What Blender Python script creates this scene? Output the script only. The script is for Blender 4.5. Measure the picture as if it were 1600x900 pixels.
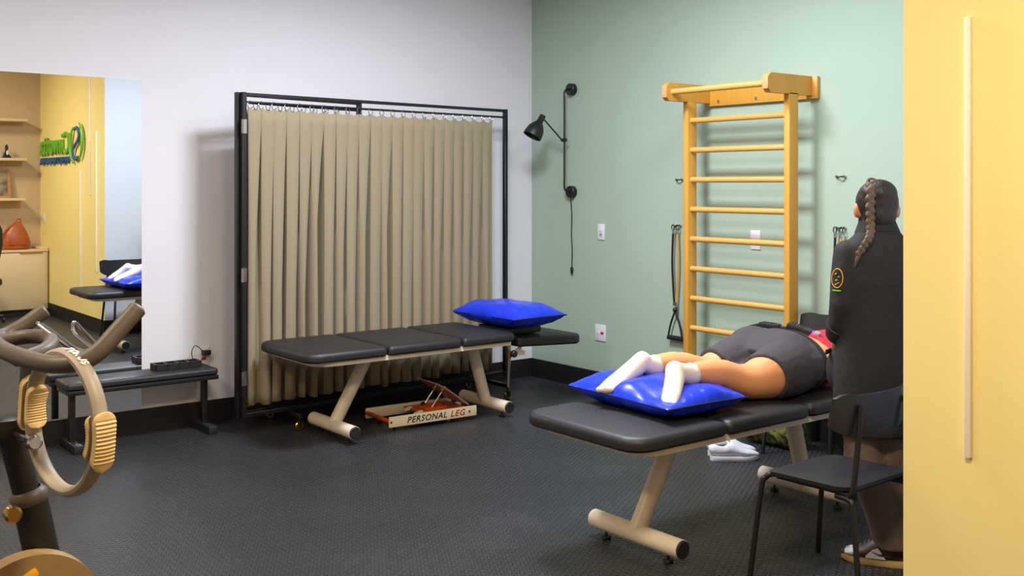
import bpy, bmesh, math, random
from mathutils import Vector, Matrix, Euler
random.seed(7)
for o in list(bpy.data.objects):
    bpy.data.objects.remove(o)
SC = bpy.context.scene
COL = SC.collection
PI = math.pi

# ------------------------------------------------------------------ camera
cam_d = bpy.data.cameras.new('camera')
cam_d.sensor_width = 36.0
cam_d.lens = 36.0 * 1646 / 1600
cam_d.shift_y = -162 / 1600
cam_d.clip_start = 0.05
cam = bpy.data.objects.new('camera', cam_d)
COL.objects.link(cam)
cam.location = (-5.565, -6.83, 1.6)
cam.rotation_euler = (PI / 2, 0, -math.atan2(.617, .787))
SC.camera = cam
# ------------------------------------------------------------------ world, view
w = bpy.data.worlds.new('world')
SC.world = w
w.use_nodes = True
w.node_tree.nodes['Background'].inputs[0].default_value = (.8, .85, 1, 1)
w.node_tree.nodes['Background'].inputs[1].default_value = 0.15
SC.view_settings.view_transform = 'Standard'
SC.view_settings.look = 'None'
SC.view_settings.gamma = 1
SC.view_settings.use_curve_mapping = False
SC.view_settings.exposure = 0.0
# ------------------------------------------------------------------ lamps of the room (ceiling panels, one an added fill): x, y, z, size x, size y, watt, colour
CEIL = 3.35
LAMPS = [
    (-2.20, -2.45, CEIL - .06, .62, .62, 150, (.86, .91, 1.0), 'cool white square ceiling panel light between the treatment tables'),
    (-1.40, -3.30, CEIL - .06, .62, .62, 28, (.86, .91, 1.0), 'cool white square ceiling panel light above the lying person\'s head end'),
    (-4.35, -2.30, CEIL - .06, .62, .62, 42, (.88, .92, 1.0), 'added cool white fill panel on the ceiling in front of the mirror'),  # added fill, lifts the left white wall and thins the curtain shadow
    (-4.10, -5.60, CEIL - .06, .6, .6, 108, (1.0, .85, .62), 'warm square ceiling panel light over the reception side'),
    (-6.30, -3.30, CEIL - .06, .6, .6, 80, (1.0, .76, .46), 'warm square ceiling panel light over the exercise bike side'),
]

# ------------------------------------------------------------------ helpers
def lin(c):
    c = c / 255.0
    return c / 12.92 if c <= .04045 else ((c + .055) / 1.055) ** 2.4
def rgb(r, g, b):
    return (lin(r), lin(g), lin(b), 1.0)
MATS = {}
def mat(name, c, rough=.5, metal=0.0, var=.12, scale=30.0, bump=0.0, bscale=None, spec=.5, coat=0.0, emit=0.0, alpha=None, trans=0.0, sheen=0.0, detail=3.0, stretch=None, contrast=False):
    m = bpy.data.materials.new(name)
    m.use_nodes = True
    nt = m.node_tree
    b = nt.nodes['Principled BSDF']
    tc = nt.nodes.new('ShaderNodeTexCoord')
    src = tc.outputs['Object']
    if stretch:
        mp = nt.nodes.new('ShaderNodeMapping')
        mp.inputs['Scale'].default_value = stretch
        nt.links.new(src, mp.inputs['Vector'])
        src = mp.outputs['Vector']
    n = nt.nodes.new('ShaderNodeTexNoise')
    n.inputs['Scale'].default_value = scale
    n.inputs['Detail'].default_value = detail
    nt.links.new(src, n.inputs['Vector'])
    mx = nt.nodes.new('ShaderNodeMix')
    mx.data_type = 'RGBA'
    col = rgb(*c)
    mx.inputs[6].default_value = tuple(max(0, v * (1 - var)) for v in col[:3]) + (1,)
    mx.inputs[7].default_value = tuple(min(1, v * (1 + var)) for v in col[:3]) + (1,)
    fac = n.outputs['Fac']
    if contrast:
        mr = nt.nodes.new('ShaderNodeMapRange'); mr.inputs[1].default_value = .42; mr.inputs[2].default_value = .60
        nt.links.new(fac, mr.inputs[0]); fac = mr.outputs[0]
    nt.links.new(fac, mx.inputs[0])
    nt.links.new(mx.outputs[2], b.inputs['Base Color'])
    b.inputs['Roughness'].default_value = rough
    b.inputs['Metallic'].default_value = metal
    b.inputs['Specular IOR Level'].default_value = spec
    b.inputs['Coat Weight'].default_value = coat
    b.inputs['Sheen Weight'].default_value = sheen
    b.inputs['Transmission Weight'].default_value = trans
    if emit:
        b.inputs['Emission Color'].default_value = col
        b.inputs['Emission Strength'].default_value = emit
    if bump:
        n2 = nt.nodes.new('ShaderNodeTexNoise')
        n2.inputs['Scale'].default_value = bscale or scale
        n2.inputs['Detail'].default_value = 4
        nt.links.new(src, n2.inputs['Vector'])
        bp = nt.nodes.new('ShaderNodeBump')
        bp.inputs['Strength'].default_value = bump
        bp.inputs['Distance'].default_value = .01
        nt.links.new(n2.outputs['Fac'], bp.inputs['Height'])
        nt.links.new(bp.outputs['Normal'], b.inputs['Normal'])
    MATS[name] = m
    return m

def tag(o, label=None, cat=None, group=None, kind=None):
    if label: o['label'] = label
    if cat: o['category'] = cat
    if group: o['group'] = group
    if kind: o['kind'] = kind
    return o
def thing(name, label, cat, loc=(0, 0, 0), rz=0.0, group=None):
    o = bpy.data.objects.new(name, None)
    o.empty_display_size = .1
    COL.objects.link(o)
    o.location = loc
    o.rotation_euler = (0, 0, rz)
    return tag(o, label, cat, group)
def root_of(o):
    while o.parent: o = o.parent
    return o
def put(name, bm, m, parent=None, world=False, smooth=True, label=None):
    """bmesh -> one linked mesh object; world=True: coordinates are world ones."""
    me = bm
    if isinstance(bm, bmesh.types.BMesh):
        if world and parent:
            r = root_of(parent)
            mw = Matrix.Translation(r.location) @ Euler(r.rotation_euler).to_matrix().to_4x4()
            bmesh.ops.transform(bm, matrix=mw.inverted(), verts=bm.verts)
        bmesh.ops.recalc_face_normals(bm, faces=bm.faces)
        me = bpy.data.meshes.new(name)
        bm.to_mesh(me)
        bm.free()
    ms = m if isinstance(m, (list, tuple)) else [m]
    me.materials.clear()
    for k in ms: me.materials.append(MATS[k] if isinstance(k, str) else k)
    if smooth:
        me.polygons.foreach_set('use_smooth', [True] * len(me.polygons))
        me.set_sharp_from_angle(angle=math.radians(42))
    o = bpy.data.objects.new(name, me)
    COL.objects.link(o)
    if parent: o.parent = parent
    if label: o['label'] = label
    return o
def copy_tree(o, parent=None):
    c = o.copy()
    COL.objects.link(c)
    c.parent = parent
    for ch in list(o.children): copy_tree(ch, c)
    return c
def new(): return bmesh.new()
def box(bm, lo, hi, bev=0.0, seg=2, mtx=None):
    c = [(lo[i] + hi[i]) / 2 for i in range(3)]
    s = [max(1e-4, hi[i] - lo[i]) for i in range(3)]
    r = bmesh.ops.create_cube(bm, size=1.0)
    vs = r['verts']
    M = Matrix.Translation(c) @ Matrix.Diagonal((*s, 1))
    bmesh.ops.transform(bm, matrix=M, verts=vs)
    if bev:
        es = list({e for v in vs for e in v.link_edges})
        rr = bmesh.ops.bevel(bm, geom=es, offset=min(bev, min(s) * .49), segments=seg, affect='EDGES', profile=.5)
        vs = list({v for f in rr['faces'] for v in f.verts} | {v for v in vs if v.is_valid})
    if mtx is not None:
        bmesh.ops.transform(bm, matrix=mtx, verts=vs)
    return vs
def obox(bm, c, size, axx, axy, bev=0.0, seg=2):
    """box with its own axes: axx, axy world vectors"""
    X = Vector(axx).normalized(); Y = Vector(axy).normalized(); Z = X.cross(Y).normalized(); Y = Z.cross(X)
    M = Matrix((X, Y, Z)).transposed().to_4x4(); M.translation = Vector(c)
    return box(bm, [-s / 2 for s in size], [s / 2 for s in size], bev, seg, M)
def smooth_path(pts, n=8, closed=False):
    P = [Vector(p) for p in pts]
    if len(P) < 3 and not closed: return P
    out = []
    N = len(P)
    rng = range(N if closed else N - 1)
    for i in rng:
        p0 = P[(i - 1) % N] if closed or i > 0 else P[0] * 2 - P[1]
        p1 = P[i]; p2 = P[(i + 1) % N]
        p3 = P[(i + 2) % N] if closed or i + 2 < N else P[-1] * 2 - P[-2]
        for k in range(n):
            t = k / n
            out.append(.5 * ((2 * p1) + (-p0 + p2) * t + (2 * p0 - 5 * p1 + 4 * p2 - p3) * t * t + (-p0 + 3 * p1 - 3 * p2 + p3) * t ** 3))
    if not closed: out.append(P[-1])
    return out
def tube(bm, pts, r, seg=10, closed=False, cap=True, rs=None, flat=None):
    P = [Vector(p) for p in pts]
    N = len(P)
    T = []
    for i in range(N):
        if closed: t = P[(i + 1) % N] - P[i - 1]
        else: t = P[min(i + 1, N - 1)] - P[max(i - 1, 0)]
        T.append(t.normalized())
    up = Vector((0, 0, 1))
    if abs(T[0].dot(up)) > .95: up = Vector((1, 0, 0))
    n = (up - T[0] * up.dot(T[0])).normalized()
    rings = []
    for i in range(N):
        n = (n - T[i] * n.dot(T[i])).normalized()
        b = T[i].cross(n)
        rr = rs[i] if rs else r
        f = flat or 1.0
        rings.append([bm.verts.new(P[i] + (n * math.cos(2 * PI * k / seg) + b * f * math.sin(2 * PI * k / seg)) * rr) for k in range(seg)])
    for i in range(N if closed else N - 1):
        a = rings[i]; c = rings[(i + 1) % N]
        off = 0
        if closed and i == N - 1:
            off = min(range(seg), key=lambda q: (a[0].co - c[q].co).length)
        for k in range(seg):
            bm.faces.new((a[k], a[(k + 1) % seg], c[(k + 1 + off) % seg], c[(k + off) % seg]))
    if cap and not closed:
        bm.faces.new(rings[0]); bm.faces.new(rings[-1])
    return [v for q in rings for v in q]
def lathe(bm, c, prof, axis=(0, 0, 1), seg=24):
    """prof: (radius, distance along axis); closed at radius 0 ends"""
    A = Vector(axis).normalized()
    U = A.orthogonal().normalized(); V = A.cross(U)
    C = Vector(c)
    rings = []
    for r, h in prof:
        if r < 1e-6: rings.append([bm.verts.new(C + A * h)])
        else: rings.append([bm.verts.new(C + A * h + (U * math.cos(2 * PI * k / seg) + V * math.sin(2 * PI * k / seg)) * r) for k in range(seg)])
    for a, b in zip(rings, rings[1:]):
        for k in range(seg):
            q = (k + 1) % seg
            if len(a) == 1 and len(b) == 1: continue
            if len(a) == 1: bm.faces.new((a[0], b[k], b[q]))
            elif len(b) == 1: bm.faces.new((a[k], a[q], b[0]))
            else: bm.faces.new((a[k], a[q], b[q], b[k]))
def cyl(bm, a, b, r, seg=16, bev=0.0):
    a = Vector(a); b = Vector(b); L = (b - a).length
    e = bev
    prof = [(0, 0), (r, 0), (r, L), (0, L)] if not e else [(0, 0), (r - e, 0), (r, e), (r, L - e), (r - e, L), (0, L)]
    lathe(bm, a, prof, b - a, seg)
def limb(bm, secs, up=(0, 0, 1), seg=18, endround=True):
    """secs: (x, y, z, ra, rb): elliptical loft, rb along up; round closed ends"""
    S = [(Vector(s[:3]), s[3], s[4] if len(s) > 4 else s[3]) for s in secs]
    U0 = Vector(up)
    N = len(S)
    rings = []
    T = []
    for i in range(N):
        T.append((S[min(i + 1, N - 1)][0] - S[max(i - 1, 0)][0]).normalized())
    seq = []
    if endround:
        p, a, b = S[0]; L = min(a, b)
        for q in (.97, .8, .45): seq.append((p - T[0] * L * q * .8, a * math.sqrt(1 - q * q), b * math.sqrt(1 - q * q), T[0]))
    for i in range(N): seq.append((S[i][0], S[i][1], S[i][2], T[i]))
    if endround:
        p, a, b = S[-1]; L = min(a, b)
        for q in (.45, .8, .97): seq.append((p + T[-1] * L * q * .8, a * math.sqrt(1 - q * q), b * math.sqrt(1 - q * q), T[-1]))
    for p, a, b, t in seq:
        u = (U0 - t * U0.dot(t)).normalized(); s = t.cross(u)
        rings.append([bm.verts.new(p + s * a * math.cos(2 * PI * k / seg) + u * b * math.sin(2 * PI * k / seg)) for k in range(seg)])
    for a, b in zip(rings, rings[1:]):
        for k in range(seg):
            bm.faces.new((a[k], a[(k + 1) % seg], b[(k + 1) % seg], b[k]))
    bm.faces.new(rings[0]); bm.faces.new(list(reversed(rings[-1])))
def ball(bm, c, r, seg=16):
    rx, ry, rz = (r, r, r) if not isinstance(r, (tuple, list)) else r
    M = Matrix.Translation(c) @ Matrix.Diagonal((rx, ry, rz, 1))
    bmesh.ops.create_uvsphere(bm, u_segments=seg, v_segments=max(8, seg // 2 + 2), radius=1, matrix=M)
def fuse(bm, voxel=.012, it=6, fac=.5):
    """overlapping closed shapes -> one continuous skin (bmesh)"""
    bmesh.ops.recalc_face_normals(bm, faces=bm.faces)
    me = bpy.data.meshes.new('tmp'); bm.to_mesh(me); bm.free()
    o = bpy.data.objects.new('tmp', me); COL.objects.link(o)
    r = o.modifiers.new('r', 'REMESH'); r.mode = 'VOXEL'; r.voxel_size = voxel
    s = o.modifiers.new('s', 'SMOOTH'); s.iterations = it; s.factor = fac
    dg = bpy.context.evaluated_depsgraph_get(); dg.update()
    m2 = bpy.data.meshes.new_from_object(o.evaluated_get(dg))
    bpy.data.objects.remove(o); bpy.data.meshes.remove(me)
    b2 = bmesh.new(); b2.from_mesh(m2); bpy.data.meshes.remove(m2)
    return b2
def rrect(x0, x1, y0, y1, rad, n=6):
    """rounded rectangle outline; rad = (x0y0, x1y0, x1y1, x0y1)"""
    out = []
    for (cx, cy, r, a0) in ((x0, y0, rad[0], PI), (x1, y0, rad[1], 1.5 * PI), (x1, y1, rad[2], 0), (x0, y1, rad[3], .5 * PI)):
        sx = 1 if cx == x0 else -1; sy = 1 if cy == y0 else -1
        for k in range(n + 1):
            a = a0 + .5 * PI * k / n
            out.append((cx + sx * r + r * math.cos(a), cy + sy * r + r * math.sin(a)))
    return out
def pad(bm, x0, x1, y0, y1, z0, z1, rad, edge=.03, crown=.006, seg=5):
    """upholstered pad: rounded outline, rolled top edge, slightly crowned"""
    layers = [(.012, z0), (0, z0 + .012)]
    for k in range(seg + 1):
        a = .5 * PI * k / seg
        layers.append((edge * (1 - math.cos(a)), z1 - edge + edge * math.sin(a)))
    cx, cy = (x0 + x1) / 2, (y0 + y1) / 2
    layers.append((min(x1 - x0, y1 - y0) * .2, z1 + crown))
    rings = []
    for ins, z in layers:
        rr = tuple(max(.004, r - ins) for r in rad)
        rings.append([bm.verts.new((x, y, z)) for x, y in rrect(x0 + ins, x1 - ins, y0 + ins, y1 - ins, rr)])
    for a, b in zip(rings, rings[1:]):
        n = len(a)
        for k in range(n): bm.faces.new((a[k], a[(k + 1) % n], b[(k + 1) % n], b[k]))
    bm.faces.new(list(reversed(rings[0]))); bm.faces.new(rings[-1])
def rail_loop(bm, x0, x1, y0, y1, z0, z1, rad, w):
    o = rrect(x0, x1, y0, y1, rad); i = rrect(x0 + w, x1 - w, y0 + w, y1 - w, tuple(max(.004, r - w) for r in rad))
    n = len(o)
    R = [[bm.verts.new((x, y, z)) for x, y in q] for q, z in ((o, z0), (o, z1), (i, z1), (i, z0))]
    for a, b in ((0, 1), (1, 2), (2, 3), (3, 0)):
        for k in range(n): bm.faces.new((R[a][k], R[a][(k + 1) % n], R[b][(k + 1) % n], R[b][k]))
def prism(bm, pts, vec):
    """polygon (3d points) extruded along vec"""
    v = Vector(vec)
    a = [bm.verts.new(Vector(p)) for p in pts]; b = [bm.verts.new(Vector(p) + v) for p in pts]
    n = len(a)
    bm.faces.new(a); bm.faces.new(list(reversed(b)))
    for k in range(n): bm.faces.new((a[k], b[k], b[(k + 1) % n], a[(k + 1) % n]))
def text_bm(s, size, ext=.002, shear=0.0, bold=0.0, spacing=1.0):
    cu = bpy.data.curves.new('t', 'FONT'); cu.body = s; cu.size = size; cu.extrude = ext; cu.shear = shear; cu.offset = bold; cu.space_character = spacing
    cu.align_x = 'LEFT'; cu.resolution_u = 3
    o = bpy.data.objects.new('t', cu); COL.objects.link(o)
    dg = bpy.context.evaluated_depsgraph_get(); dg.update()
    me = bpy.data.meshes.new_from_object(o.evaluated_get(dg))
    bpy.data.objects.remove(o)
    b = bmesh.new(); b.from_mesh(me); bpy.data.meshes.remove(me)
    return b
def frame_m(o, X, Y):
    X = Vector(X).normalized(); Y = Vector(Y).normalized(); Z = X.cross(Y)
    M = Matrix((X, Y, Z)).transposed().to_4x4(); M.translation = Vector(o)
    return M
def xform(bm, M):
    bmesh.ops.transform(bm, matrix=M, verts=bm.verts); return bm

# ------------------------------------------------------------------ materials
mat('white_wall', (223, 221, 227), .75, var=.02, scale=3, bump=.05, bscale=180)
mat('green_wall', (166, 185, 167), .7, var=.03, scale=3, bump=.06, bscale=180)
mat('yellow_wall', (243, 224, 150), .65, var=.02, scale=3, bump=.05, bscale=180)
mat('bluegrey_wall', (203, 206, 212), .7, var=.02, scale=3, bump=.05, bscale=180)
mat('beige_wall', (192, 166, 130), .7, var=.03, scale=3, bump=.05, bscale=180)
mat('ceiling_white', (225, 224, 222), .8, var=.02, scale=3)
mat('baseboard_black', (24, 22, 21), .55, var=.15, scale=20)
mat('black_metal', (22, 22, 24), .42, var=.2, scale=60)
mat('black_plastic', (34, 34, 38), .42, var=.2, scale=60, bump=.05, bscale=300)
mat('black_rubber', (16, 16, 16), .7, var=.2, scale=60)
mat('leather_black', (29, 28, 31), .48, var=.15, scale=25, bump=.12, bscale=350)
mat('cream_metal', (224, 210, 188), .38, var=.05, scale=12)
mat('chrome', (200, 200, 205), .18, metal=1, var=.05)
mat('brass', (190, 150, 80), .25, metal=1, var=.05)
mat('curtain', (146, 133, 107), .9, var=.06, scale=400, bump=.15, bscale=600, sheen=.2)
mat('blue_vinyl', (22, 52, 205), .28, var=.15, scale=9, bump=.25, bscale=14)
mat('dark_piping', (12, 18, 60), .5, var=.15)
mat('wood_honey', (208, 152, 60), .42, var=.12, scale=7, stretch=(6, 6, .6), detail=5)
mat('wood_rung', (214, 166, 88), .42, var=.14, scale=7, stretch=(6, .6, 6), detail=5)
mat('wood_end', (205, 150, 100), .6, var=.2, scale=60)
mat('plate_white', (226, 222, 228), .4, var=.02)
mat('socket_red', (176, 40, 28), .45, var=.1)
mat('socket_dark', (60, 55, 58), .5)
mat('mirror_glass', (242, 246, 246), .0, metal=1, var=.0)
mat('glass_edge', (120, 150, 140), .2, var=.05)
mat('skin', (224, 153, 100), .5, var=.08, scale=14, bump=.05, bscale=120)
mat('skin_dark', (196, 134, 96), .5, var=.08, scale=14)
mat('sock_white', (226, 212, 196), .9, var=.05, scale=300, bump=.2, bscale=500)
mat('shorts_grey', (62, 58, 62), .85, var=.12, scale=200, bump=.3, bscale=40)
mat('shirt_red', (196, 26, 54), .8, var=.1, scale=60, bump=.2, bscale=60)
mat('coat_black', (27, 24, 25), .8, var=.2, scale=60, bump=.35, bscale=24)
mat('pants_brown', (104, 86, 74), .85, var=.12, scale=50, bump=.3, bscale=30)
mat('hair_dark', (34, 25, 20), .45, var=.5, scale=40, bump=.5, bscale=90, stretch=(1, 1, .25))
mat('hair_braid', (96, 74, 54), .5, var=.45, scale=60, bump=.5, bscale=140)
mat('sneaker_white', (214, 214, 220), .5, var=.03, bump=.05, bscale=120)
mat('sneaker_grey', (150, 150, 156), .6, var=.05)
mat('sneaker_brown', (66, 44, 40), .55, var=.1)
mat('sole_tan', (206, 172, 112), .6, var=.08)
mat('orange_paint', (206, 84, 24), .38, var=.08)
mat('plastic_ivory', (226, 206, 170), .4, var=.04)
mat('clear_red', (200, 150, 140), .2, var=.08, trans=.35)
mat('ink_black', (20, 18, 18), .5)
mat('ink_red', (150, 26, 22), .5)
mat('bike_bar', (82, 74, 68), .48, var=.1, scale=60, bump=.08, bscale=300)
mat('bike_black', (22, 20, 19), .45, var=.2)
mat('bike_cream', (150, 122, 80), .45, var=.08)
mat('bike_yellow', (236, 166, 20), .4, var=.08)
mat('ring_grey', (150, 140, 128), .5, var=.05, bump=.05, bscale=200)
mat('ring_pad', (214, 186, 132), .55, var=.05)
mat('ring_ink', (236, 226, 214), .6)
mat('logo_green', (104, 178, 42), .4, var=.05)
mat('logo_blue', (42, 92, 150), .4, var=.05)
mat('logo_grey', (150, 150, 152), .4, var=.05)
mat('strip_white', (244, 232, 212), .45, var=.02)
mat('shelf_cream', (214, 192, 150), .5, var=.05, scale=8)
mat('bag_leather', (158, 78, 34), .42, var=.18, scale=12, bump=.2, bscale=60)
mat('picture', (120, 104, 80), .5, var=.5, scale=9, detail=6, contrast=True)
mat('frame_wood', (168, 116, 58), .5, var=.15)
mat('bag_green', (92, 100, 44), .85, var=.85, scale=34, bump=.4, bscale=60, contrast=True)
mat('lamp_panel', (255, 250, 240), .5, emit=1.0)
mat('led_blue', (70, 60, 255), .4, emit=2.5)
mat('led_red', (255, 40, 30), .4, emit=2.0)
mat('band_orange', (206, 152, 60), .5, var=.08)

# floor: rubber with staggered round studs (small, so relief in the material)
def floor_mat():
    m = bpy.data.materials.new('rubber_floor'); m.use_nodes = True
    nt = m.node_tree; b = nt.nodes['Principled BSDF']; L = nt.links.new
    def N(t, **k):
        n = nt.nodes.new(t)
        for a, v in k.items(): setattr(n, a, v)
        return n
    def math_(op, a, bb=None):
        n = N('ShaderNodeMath', operation=op)
        for i, v in enumerate((a, bb)):
            if v is None: continue
            if isinstance(v, (int, float)): n.inputs[i].default_value = v
            else: L(v, n.inputs[i])
        return n.outputs[0]
    tc = N('ShaderNodeTexCoord'); sp = N('ShaderNodeSeparateXYZ'); L(tc.outputs['Object'], sp.inputs[0])
    a = .032
    def lattice(ox, oy):
        fx = math_('SUBTRACT', math_('FRACT', math_('ADD', math_('DIVIDE', sp.outputs[0], a * 1.732), ox)), .5)
        fy = math_('SUBTRACT', math_('FRACT', math_('ADD', math_('DIVIDE', sp.outputs[1], a), oy)), .5)
        return math_('SQRT', math_('ADD', math_('POWER', math_('MULTIPLY', fx, 1.732), 2), math_('POWER', fy, 2)))
    d = math_('MINIMUM', lattice(0, 0), lattice(.5, .5))
    mr = N('ShaderNodeMapRange', interpolation_type='SMOOTHSTEP'); L(d, mr.inputs[0])
    mr.inputs[1].default_value = .44; mr.inputs[2].default_value = .26; mr.inputs[3].default_value = 0; mr.inputs[4].default_value = 1
    n = N('ShaderNodeTexNoise'); n.inputs['Scale'].default_value = 2.2; n.inputs['Detail'].default_value = 6; L(tc.outputs['Object'], n.inputs['Vector'])
    cr = N('ShaderNodeMix', data_type='RGBA'); L(n.outputs['Fac'], cr.inputs[0])
    cr.inputs[6].default_value = rgb(32, 33, 36); cr.inputs[7].default_value = rgb(53, 54, 58)
    L(cr.outputs[2], b.inputs['Base Color'])
    b.inputs['Roughness'].default_value = .42
    b.inputs['Specular IOR Level'].default_value = .45
    bp = N('ShaderNodeBump'); bp.inputs['Strength'].default_value = 1.0; bp.inputs['Distance'].default_value = .009
    L(mr.outputs[0], bp.inputs['Height']); L(bp.outputs[0], b.inputs['Normal'])
    MATS['rubber_floor'] = m
floor_mat()

# ------------------------------------------------------------------ the room
YX, YE, FRONT, LEFT = -2.06, -4.68, -7.27, -8.6
def struct(name, lo, hi, m, bev=0):
    b = new(); box(b, lo, hi, bev)
    o = put(name, b, m, smooth=False); o['kind'] = 'structure'
    return o
struct('floor', (LEFT, FRONT, -.1), (0, 0, 0), 'rubber_floor')
struct('ceiling', (LEFT, FRONT, CEIL), (0, 0, CEIL + .1), 'ceiling_white')
struct('wall_back', (LEFT, 0, 0), (0, .12, CEIL), 'white_wall')
struct('wall_right', (0, YE, 0), (.12, .12, CEIL), 'green_wall')
struct('wall_front', (LEFT, FRONT - .12, 0), (YX, FRONT, CEIL), 'beige_wall')
struct('wall_left', (LEFT - .12, FRONT, 0), (LEFT, 0, CEIL), 'white_wall')
o = struct('wall_partition', (YX, FRONT, 0), (YX + .1, YE, CEIL), ['yellow_wall', 'bluegrey_wall'])
for p in o.data.polygons:
    if p.normal.y > .9: p.material_index = 1
struct('wall_alcove', (YX + .1, YE - .1, 0), (.12, YE, CEIL), 'bluegrey_wall')
BH, BT = .15, .014
struct('baseboard_back', (LEFT, -BT, 0), (0, 0, BH), 'baseboard_black')
struct('baseboard_right', (-BT, YE, 0), (0, -BT, BH), 'baseboard_black')
struct('baseboard_partition', (YX - BT, FRONT, 0), (YX, YE + BT, BH), 'baseboard_black')
struct('baseboard_alcove', (YX, YE, 0), (-BT, YE + BT, BH), 'baseboard_black')

# ceiling lights: housing, diffuser and the lamp itself
for i, (x, y, z, sx, sy, watt, c, lab) in enumerate(LAMPS):
    t = thing('ceiling_light', lab, 'light', (x, y, CEIL))
    b = new(); rail_loop(b, x - sx / 2 - .03, x + sx / 2 + .03, y - sy / 2 - .03, y + sy / 2 + .03, CEIL - .04, CEIL, (.01,) * 4, .03)
    put('housing', b, 'plate_white', t, True)
    b = new(); box(b, (x - sx / 2, y - sy / 2, CEIL - .03), (x + sx / 2, y + sy / 2, CEIL - .02))
    put('diffuser', b, 'lamp_panel', t, True)
    ld = bpy.data.lights.new('lamp', 'AREA'); ld.shape = 'RECTANGLE'; ld.size = sx; ld.size_y = sy; ld.energy = watt; ld.color = c
    lo = bpy.data.objects.new('lamp', ld); COL.objects.link(lo); lo.parent = t; lo.location = (0, 0, -.05)

# ------------------------------------------------------------------ mirror
t = thing('wall_mirror', 'large frameless mirror on the white wall behind the bench', 'mirror', (-4.6, -.004, .16))
b = new(); box(b, (-6.2, -.007, .158), (-3.252, -.003, 2.275)); put('mirror_pane', b, 'mirror_glass', t, True, smooth=False)
b = new(); box(b, (-6.195, -.003, .163), (-3.257, 0, 2.27)); put('backing', b, 'glass_edge', t, True, smooth=False)

# ------------------------------------------------------------------ treatment tables
def make_table():
    t = thing('treatment_table', '', 'table')
    W = .365
    secs = [(0, .545, (.10, .03, .03, .10)), (.553, 1.108, (.03,) * 4), (1.116, 1.56, (.03, .06, .06, .03))]
    for x0, x1, rd in secs:
        b = new(); pad(b, x0, x1, -W, W, .54, .60, rd, .030)
        put('cushion', b, 'leather_black', t)
    b = new(); rail_loop(b, .07, 1.54, -W + .028, W - .028, .512, .541, (.12, .03, .03, .12), .035)
    for x in (.30, .548, 1.112, 1.45): box(b, (x - .018, -W + .05, .512), (x + .018, W - .05, .538))
    put('frame', b, 'cream_metal', t)
    for xb, xt in ((.36, .615), (1.56, 1.43)):
        b = new(); cyl(b, (xb, 0, .075), (xt, 0, .505), .041, 24)
        leg = put('leg', b, 'cream_metal', t)
        b = new(); cyl(b, (xb, -.27, .075), (xb, .27, .075), .041, 24)
        ft = put('foot_tube', b, 'cream_metal', t)
        for s in (-1, 1):
            b = new(); cyl(b, (xb, s * .265, .075), (xb, s * .278, .075), .0385, 24, .003)
            put('end_cap', b, 'black_plastic', ft)
            b = new(); cyl(b, (xb, s * .19, .012), (xb, s * .19, .045), .006, 8); cyl(b, (xb, s * .19, 0), (xb, s * .19, .014), .022, 14, .004)
            put('levelling_foot', b, 'black_rubber', ft)
    # headrest section, lower, with its hinge plate, knob and support rod
    b = new(); pad(b, 1.66, 2.27, -.25, .25, .475, .545, (.03, .09, .09, .03), .025)
    bmesh.ops.rotate(b, cent=(1.66, 0, .5), matrix=Matrix.Rotation(.05, 3, 'Y'), verts=b.verts)
    put('headrest', b, 'leather_black', t)
    b = new(); box(b, (1.55, -.20, .49), (1.68, .20, .525), .004); put('hinge_block', b, 'black_metal', t)
    for s in (-.2, .2):
        b = new(); prism(b, [(1.66, s, .49), (1.74, s, .485), (1.72, s, .45), (1.76, s, .43), (1.75, s, .405), (1.66, s, .415), (1.64, s, .44), (1.70, s, .465)], (0, .006, 0))
        put('hinge_plate', b, 'cream_metal', t, smooth=False)
    b = new(); cyl(b, (1.63, -.215, .43), (1.63, -.25, .43), .025, 8, .006); put('knob', b, 'black_plastic', t)
    b = new(); cyl(b, (1.61, -.21, .50), (1.60, -.21, .20), .011, 14); put('support_rod', b, 'chrome', t)
    b = new(); cyl(b, (1.607, -.21, .40), (1.606, -.21, .45), .016, 14, .003); put('rod_clamp', b, 'brass', t)
    return t
tA = make_table()
tA.location = (-2.70, -.885, 0)
tag(tA, 'black padded treatment table with cream metal legs in front of the beige curtain', 'table', 'treatment tables')
tB = copy_tree(tA)
tB.location = (-2.655, -3.54, 0)
tag(tB, 'black padded treatment table that the lying person in grey shorts lies on', 'table')
b = new(); box(b, (1.62, -.17, .548), (1.93, .17, .598), .012)
o = put('booster_cushion', b, 'leather_black', tA)

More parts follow.
